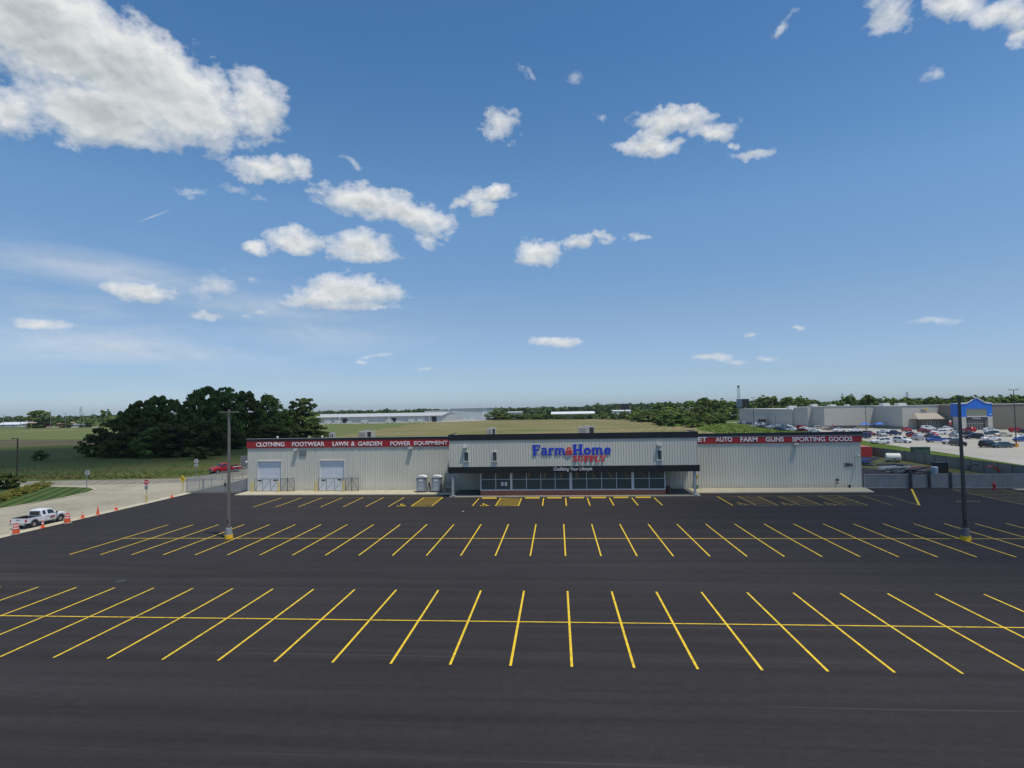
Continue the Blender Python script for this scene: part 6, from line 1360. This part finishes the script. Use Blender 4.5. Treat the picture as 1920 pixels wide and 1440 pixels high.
# enclosure
mb = MB(); mb.box(112.6, 115.6, 330, 334, 0, 2.8); mb.box(112.5, 115.7, 329.9, 334.1, 2.8, 2.95); tag(mb.build('trash_compactor', M_BB), 'dark compactor box at the far left corner of the big store', 'compactor')
mb = MB(); mb.box(69.0, 78.0, 296, 300, 0.6, 3.0) if False else mb.box(86.0, 89.5, 402, 404, 0.5, 2.6); mb.box(89.6, 91.0, 402, 404, 0.5, 2.2); mb.cyl((86.8, 401.9, .5), (86.8, 404.1, .5), .45); mb.cyl((90.4, 401.9, .5), (90.4, 404.1, .5), .45); tag(mb.build('delivery_truck', M_TRIM), 'white box truck far off between the bushes and the access road', 'truck')

# ------------------------------------------------------------------ warehouse and far buildings
wh = thing('warehouse', 'long low grey warehouse with dark loading doors beyond the crop field', 'building', (-170, 520, 0))
A = Vector((-231, 521)); Bv = Vector((-99, 529))
def wp(f, d, z): p = A.lerp(Bv, f); n = Vector((-(Bv - A).y, (Bv - A).x)).normalized(); return (p.x + n.x * d, p.y + n.y * d, z)
mb = MB(); mb.add([wp(0, 0, 0), wp(.93, 0, 0), wp(.93, 0, 6.0), wp(0, 0, 6.0)], [(0, 1, 2, 3)]); mb.add([wp(0, 0, 0), wp(0, 60, 0), wp(0, 60, 6), wp(0, 30, 8.6), wp(0, 0, 6)], [(0, 1, 2, 3, 4)]); mb.add([wp(.93, 0, 0), wp(1.0, 60, 0), wp(1.0, 60, 6), wp(.965, 30, 8.8), wp(.93, 0, 6)], [(0, 1, 2, 3, 4)]); mb.build('wall', M_WARE, wh)
mb = MB(); mb.add([wp(-.01, -1.2, 5.9), wp(.94, -1.2, 5.9), wp(.97, 30, 8.7), wp(-.01, 30, 8.7)], [(0, 1, 2, 3)]); mb.add([wp(-.01, 61, 5.9), wp(1.0, 61, 5.9), wp(.97, 30, 8.7), wp(-.01, 30, 8.7)], [(0, 1, 2, 3)]); mb.build('roof', M_WAREROOF, wh)
for f, w_, h in ((.255, .033, 4.6), (.60, .032, 4.4), (.885, .032, 5.0)):
    mb = MB(); mb.add([wp(f - w_ / 2, -.3, .1), wp(f + w_ / 2, -.3, .1), wp(f + w_ / 2, -.3, h), wp(f - w_ / 2, -.3, h)], [(0, 1, 2, 3)]); mb.build('loading_door', M_BLACK, wh)
    mb = MB(); mb.prism([wp(f - w_, -.35, .1), wp(f - w_, -5, .1), wp(f - w_, -5, 5.4), wp(f - w_, -.35, 5.9)], (.4, 0, 0)); mb.build('porch_wall', M_WARE, wh)
mb = MB()
for k in range(14): f = .03 + k * .066; mb.add([wp(f, -.15, 0), wp(f + .0035, -.15, 0), wp(f + .0035, -.15, 5.8), wp(f, -.15, 5.8)], [(0, 1, 2, 3)])
mb.build('wall_seam', M_GREYTRIM, wh)
h2 = thing('warehouse', 'tall pale metal warehouse block at the right end of the long low one', 'building', (-95, 600, 0))
mb = MB(); mb.prism([(-110, 592, 0), (-78, 600, 0), (-72, 640, 0), (-110, 640, 0)], (0, 0, 12.2)); mb.build('wall', mat('pale_blue_siding', (0.44, 0.50, 0.51), 0.6, var=0.05, vscale=.2), h2)
mb = MB(); mb.prism([(-111, 591, 12.2), (-77, 599, 12.2), (-71, 641, 12.2), (-111, 641, 12.2)], (0, 0, .5)); mb.build('roof', M_WHROOF, h2)
mb = MB(); mb.prism([(-140, 600, 0), (-111, 602, 0), (-111, 640, 0), (-140, 640, 0)], (0, 0, 10.2)); mb.build('annex', M_WARE, h2)
mb = MB(); mb.prism([(-78, 600, 0), (-72, 598, 0), (-68, 612, 0), (-74, 616, 0)], (0, 0, 4.0)); mb.build('low_lean_to', M_WHROOF, h2)
# delivery vans by the warehouse
VN = [(-222, 507, 'white box van at the left end of the warehouse yard'), (-205, 503, 'second white box van of the warehouse yard'), (-196, 503.5, 'third white box van of the warehouse yard, beside a dark figure'), (-187, 504, 'low white van left of the first dark loading door'), (-172, 505, 'white box van just right of the first dark loading door'), (-150, 507, 'white box van at the middle dark loading door'), (-143, 507.5, 'small white van right of the middle loading door'), (-130, 509, 'white box van halfway to the right loading door'), (-122, 510, 'white box van just left of the right loading door')]
def box_van():
    t = thing('delivery_van', None, 'van', (0, 0, 0))
    mb = MB(); mb.box(-3.4, 1.2, -1.1, 1.1, .6, 3.1); mb.build('cargo_box', M_TRIM, t, world=False, bevel=.05)
    mb = MB(); mb.add([(1.2, -1, .5), (3.0, -1, .5), (3.0, -1, 1.3), (2.2, -1, 2.3), (1.2, -1, 2.4), (1.2, 1, .5), (3.0, 1, .5), (3.0, 1, 1.3), (2.2, 1, 2.3), (1.2, 1, 2.4)], [(0, 1, 2, 3, 4), (9, 8, 7, 6, 5), (1, 6, 7, 2), (2, 7, 8, 3), (3, 8, 9, 4), (0, 5, 6, 1)]); mb.build('cab', paint('white'), t, world=False)
    mb = MB(); mb.add([(2.26, -.9, 2.2), (2.26, .9, 2.2), (2.98, .9, 1.4), (2.98, -.9, 1.4)], [(0, 1, 2, 3)]); mb.box(1.5, 2.2, -1.02, -1.0, 1.4, 2.1); mb.build('glass', M_GLASSC, t, world=False)
    for x in (-2.4, 2.1):
        for s in (-1, 1): wheel(x, s, .45, 1.0, t)
    return t
bv0 = box_van(); 
for i, (x, y, lab) in enumerate(VN):
    t = bv0 if i == 0 else copy_tree(bv0); t.location = (x, y, -.05); t.rotation_euler = (0, 0, R(3 if i % 3 else 183)); 
    if i in (3, 6): t.scale = (.8, .85, .7)
    tag(t, lab, 'van', 'vans parked in front of the long warehouse')
mb = MB(); mb.box(-94, -91, 540, 542, 0, 1.6); mb.box(-90, -86, 545, 547, 0, 2.4); mb.box(-84, -80, 548, 550, .6, 2.6); mb.box(-83, -81, 547.6, 548, 0, .6); tag(mb.build('trailer', M_TRIM), 'white trailers and plant parked right of the long warehouse', 'trailer')
def shed(name, label, x, y, w_, d, h, wm, rm, ridge=1.2, windows=3):
    t = thing(name, label, 'building', (x, y, 0))
    mb = MB(); mb.box(-w_ / 2, w_ / 2, 0, d, 0, h); mb.build('wall', wm, t, world=False)
    mb = MB(); e = .4; mb.add([(-w_ / 2 - e, -e, h), (w_ / 2 + e, -e, h), (w_ / 2 + e, d / 2, h + ridge), (-w_ / 2 - e, d / 2, h + ridge), (-w_ / 2 - e, d + e, h), (w_ / 2 + e, d + e, h)], [(0, 1, 2, 3), (3, 2, 5, 4), (0, 3, 4), (1, 5, 2), (0, 4, 5, 1)]); mb.build('roof', rm, t, world=False)
    for k in range(windows):
        xx = -w_ / 2 + w_ * (k + .5) / windows; mb = MB(); mb.box(xx - w_ * .04, xx + w_ * .04, -.06, 0, h * .35, h * .75); mb.build('window', M_GLASS, t, world=False)
    return t
shed('far_building', 'small white flat building right of the tall warehouse block', -44, 596, 14.4, 14, 7.2, M_WARE, M_WHROOF, .6, 4)
shed('far_building', 'long low building with a bright white roof beyond the middle of the crop field', 16.4, 604, 45, 26, 4.6, M_WARE, M_WHROOF, 2.2, 7)
shed('far_building', 'white low building left of the dark billboard', 69, 622, 19, 14, 6.6, M_TRIM, M_WHROOF, .9, 4)
shed('far_building', 'pale building with many windows right of the dark billboard', 124, 700, 21, 14, 8.6, M_WARE, M_WHROOF, .9, 7)
shed('far_building', 'large plain grey building half hidden by the bushes', 127, 598, 31, 30, 8.2, M_BLOCK, M_ROOF, .8, 0)
shed('far_building', 'small pale building behind the bushes left of the second billboard', 164, 561, 10, 8, 3.8, M_TRIM, M_WHROOF, .4, 2)
shed('farm_shed', 'white roofed farm shed at the far left edge', -603, 588, 26, 16, 2.9, M_WARE, M_FARROOF, 2.6, 2)
shed('farm_shed', 'white metal barn with a tall roof at the far left', -588, 592, 13, 16, 3.4, M_WARE, M_FARROOF, 3.4, 1)
shed('farm_house', 'dark red farm building below the broad bright tree', -556, 572, 18, 12, 4.3, M_BARN, M_TANROOF, .9, 4)
shed('farm_house', 'tan roofed farm house right of the red building', -526, 577, 18, 12, 3.0, M_BARN, M_TANROOF, 1.8, 4)
shed('farm_house', 'pale roofed house behind the left end of the grove', -392, 540, 10, 10, 4.2, M_BARN, mat('pale_tan_roof', (0.5, 0.4, 0.33), 0.8), 3.2, 2)
shed('farm_shed', 'long grey roofed shed beside the farm houses', -508, 572, 14, 8, 2.2, M_WARE, M_WAREROOF, 1.0, 3)
def billboard(x, y, w_, z0, z1, label, side=False):
    t = thing('billboard', label, 'billboard', (x, y, 0)); mb = MB(); mb.box(-w_ / 2, w_ / 2, 0, .5, z0, z1)
    for k in range(6): xx = -w_ / 2 + w_ * (k + .5) / 6; mb.box(xx - .1, xx + .1, -.15, 0, z0, z1)
    mb.build('panel', M_BB, t, world=False)
    mb = MB(); mb.cyl((0, .5, 0), (0, .5, z0 + 2), .5, n=10); mb.build('column', M_BBG, t, world=False)
    if side: mb = MB(); mb.add([(-w_ / 2 - 2.6, 5, z0), (-w_ / 2, 0, z0), (-w_ / 2, 0, z1), (-w_ / 2 - 2.6, 5, z1)], [(0, 1, 2, 3)]); mb.build('angled_panel', M_BBG, t, world=False)
billboard(65.3, 563, 8.6, 8.0, 13.9, 'dark back of a billboard standing over the middle trees')
billboard(135.2, 425, 4.8, 9.4, 15.3, 'dark billboard with a grey angled side, below the cell tower', True)
def lattice(name, label, cat, x, y, h, w0, w1, cross=None, m=M_PYLON, th=.2):
    t = thing(name, label, cat, (x, y, 0)); mb = MB(); n = max(4, int(h / 4))
    for sx in (-1, 1):
        for sy in (-1, 1): mb.bar((sx * w0, sy * w0, 0), (sx * w1, sy * w1, h), th)
    for k in range(n):
        f0, f1 = k / n, (k + 1) / n; a = w0 + (w1 - w0) * f0; b = w0 + (w1 - w0) * f1
        for s in (-1, 1): mb.bar((-a, s * a, h * f0), (b, s * b, h * f1), th * .6); mb.bar((a, s * a, h * f0), (-b, s * b, h * f1), th * .6)
    mb.build('frame', m, t, world=False)
    if cross:
        for z, l in cross: mb = MB(); mb.bar((-l, 0, z), (l, 0, z), th * 1.2); mb.build('cross_arm', m, t, world=False)
    return t
t = lattice('cell_tower', 'lattice cell tower rising above the second billboard', 'tower', 133.8, 436, 25.5, 1.1, .6, th=.13)
mb = MB(); mb.cyl((0, 0, 24), (0, 0, 25.2), .7, n=8); mb.build('antenna_cluster', M_BB, t, world=False)
lattice('transmission_tower', 'steel transmission tower above the trees behind the big store', 'tower', 694, 1200, 30.5, 3.2, .7, [(21, 6), (25, 5), (29, 4)], th=.28)
lattice('transmission_tower', 'faint steel transmission tower left of the tall trees behind the store', 'tower', 618, 1300, 31.5, 3.2, .7, [(22, 6), (26, 5), (30, 4)], th=.22)
lattice('transmission_tower', 'faint steel transmission tower on the far left horizon', 'tower', -1320, 1500, 36, 3.6, .8, [(24, 7), (29, 6), (34, 4)], th=.28)
lattice('transmission_tower', 'small faint transmission tower above the middle trees', 'tower', 226, 900, 22, 2.2, .5, [(16, 4), (19, 3)], th=.16)
for i, (x, y, h, lab) in enumerate(((-579, 560, 14.6, 'pale utility pole at the far left edge'), (-515, 520, 10.4, 'short utility pole before the red farm building'), (-488.6, 520, 17, 'tallest pale utility pole, before the broad bright tree'), (-473, 520, 14.4, 'pale utility pole left of the twin darker trees'), (-419.6, 480, 13.9, 'pale utility pole just left of the grove'), (-545, 545, 9.5, 'short utility pole between the white barn and the red building'))):
    t = thing('utility_pole', lab, 'utility pole', (x, y, 0), 0, 'utility poles near the far farm houses'); mb = MB(); mb.cyl((0, 0, 0), (0, 0, h), .24, .15, n=8); mb.build('pole', M_WOOD, t, world=False); mb = MB(); mb.bar((-1.3, 0, h - .8), (1.3, 0, h - .8), .16); mb.build('cross_arm', M_WOOD, t, world=False)

# ------------------------------------------------------------------ two clouds overhead that shade the meadow and the right of the lot
def overhead_cloud(name, target, rx, ry, alt, dens, seed):
    c = Vector((target[0], target[1], 0)) - SUN_TRAVEL * (alt / -SUN_TRAVEL.z)
    bm = bmesh.new(); bmesh.ops.create_icosphere(bm, subdivisions=5, radius=1)
    r_ = random.Random(seed); lob = [(Vector((r_.uniform(-1, 1), r_.uniform(-1, 1), r_.uniform(-.2, .8))).normalized(), r_.uniform(.05, .16)) for _ in range(24)]
    for v in bm.verts:
        d = v.co.normalized(); k = 1 + sum(a * max(0, d.dot(q)) ** 10 for q, a in lob)
        v.co = Vector((d.x * rx * k, d.y * ry * k, d.z * (min(rx, ry) * (.32 if d.z > 0 else .06)) * k))
    me = bpy.data.meshes.new(name); bm.to_mesh(me); bm.free(); me.shade_smooth()
    m = bpy.data.materials.new(name + '_vapour'); m.use_nodes = True; N = m.node_tree.nodes; L = m.node_tree.links
    b = N['Principled BSDF']; b.inputs['Base Color'].default_value = (.8, .8, .8, 1); b.inputs['Roughness'].default_value = 1
    tcn = N.new('ShaderNodeTexCoord'); mp = N.new('ShaderNodeMapping'); mp.inputs['Scale'].default_value = (1 / rx, 1 / ry, 0); L.new(tcn.outputs['Object'], mp.inputs[0])
    ln = N.new('ShaderNodeVectorMath'); ln.operation = 'LENGTH'; L.new(mp.outputs[0], ln.inputs[0])
    nz = N.new('ShaderNodeTexNoise'); nz.inputs['Scale'].default_value = 2.2; nz.inputs['Detail'].default_value = 5; L.new(mp.outputs[0], nz.inputs['Vector'])
    ad = N.new('ShaderNodeMath'); ad.operation = 'MULTIPLY_ADD'; ad.inputs[1].default_value = .5; L.new(nz.outputs['Fac'], ad.inputs[0]); L.new(ln.outputs['Value'], ad.inputs[2])
    mr = N.new('ShaderNodeMapRange'); mr.inputs[1].default_value = .75; mr.inputs[2].default_value = 1.22; mr.inputs[3].default_value = 1 - dens; mr.inputs[4].default_value = 1.0; L.new(ad.outputs[0], mr.inputs[0])
    tr = N.new('ShaderNodeBsdfTransparent'); mx = N.new('ShaderNodeMixShader'); L.new(mr.outputs[0], mx.inputs[0]); L.new(b.outputs[0], mx.inputs[1]); L.new(tr.outputs[0], mx.inputs[2]); L.new(mx.outputs[0], N['Material Output'].inputs[0])
    me.materials.append(m)
    o = bpy.data.objects.new(name, me); COL.objects.link(o); o.location = c
    tag(o, kind='structure')
overhead_cloud('cloud', (-138, 160), 98, 68, 900, .66, 3)
overhead_cloud('cloud', (66, 66), 62, 46, 900, .42, 8)

# ------------------------------------------------------------------ summer haze over the plain
mb = MB(); mb.box(-3520, 3520, -1220, 4520, -1.1, 42.0)
hz = bpy.data.materials.new('haze_air'); hz.use_nodes = True
hz.node_tree.nodes.clear(); ho = hz.node_tree.nodes.new('ShaderNodeOutputMaterial'); hv = hz.node_tree.nodes.new('ShaderNodeVolumePrincipled')
hv.inputs['Color'].default_value = (0.80, 0.88, 0.97, 1); hv.inputs['Density'].default_value = 0.00006; hv.inputs['Anisotropy'].default_value = 0.2
hz.node_tree.links.new(hv.outputs[0], ho.inputs['Volume'])
tag(mb.build('haze', hz), kind='stuff')
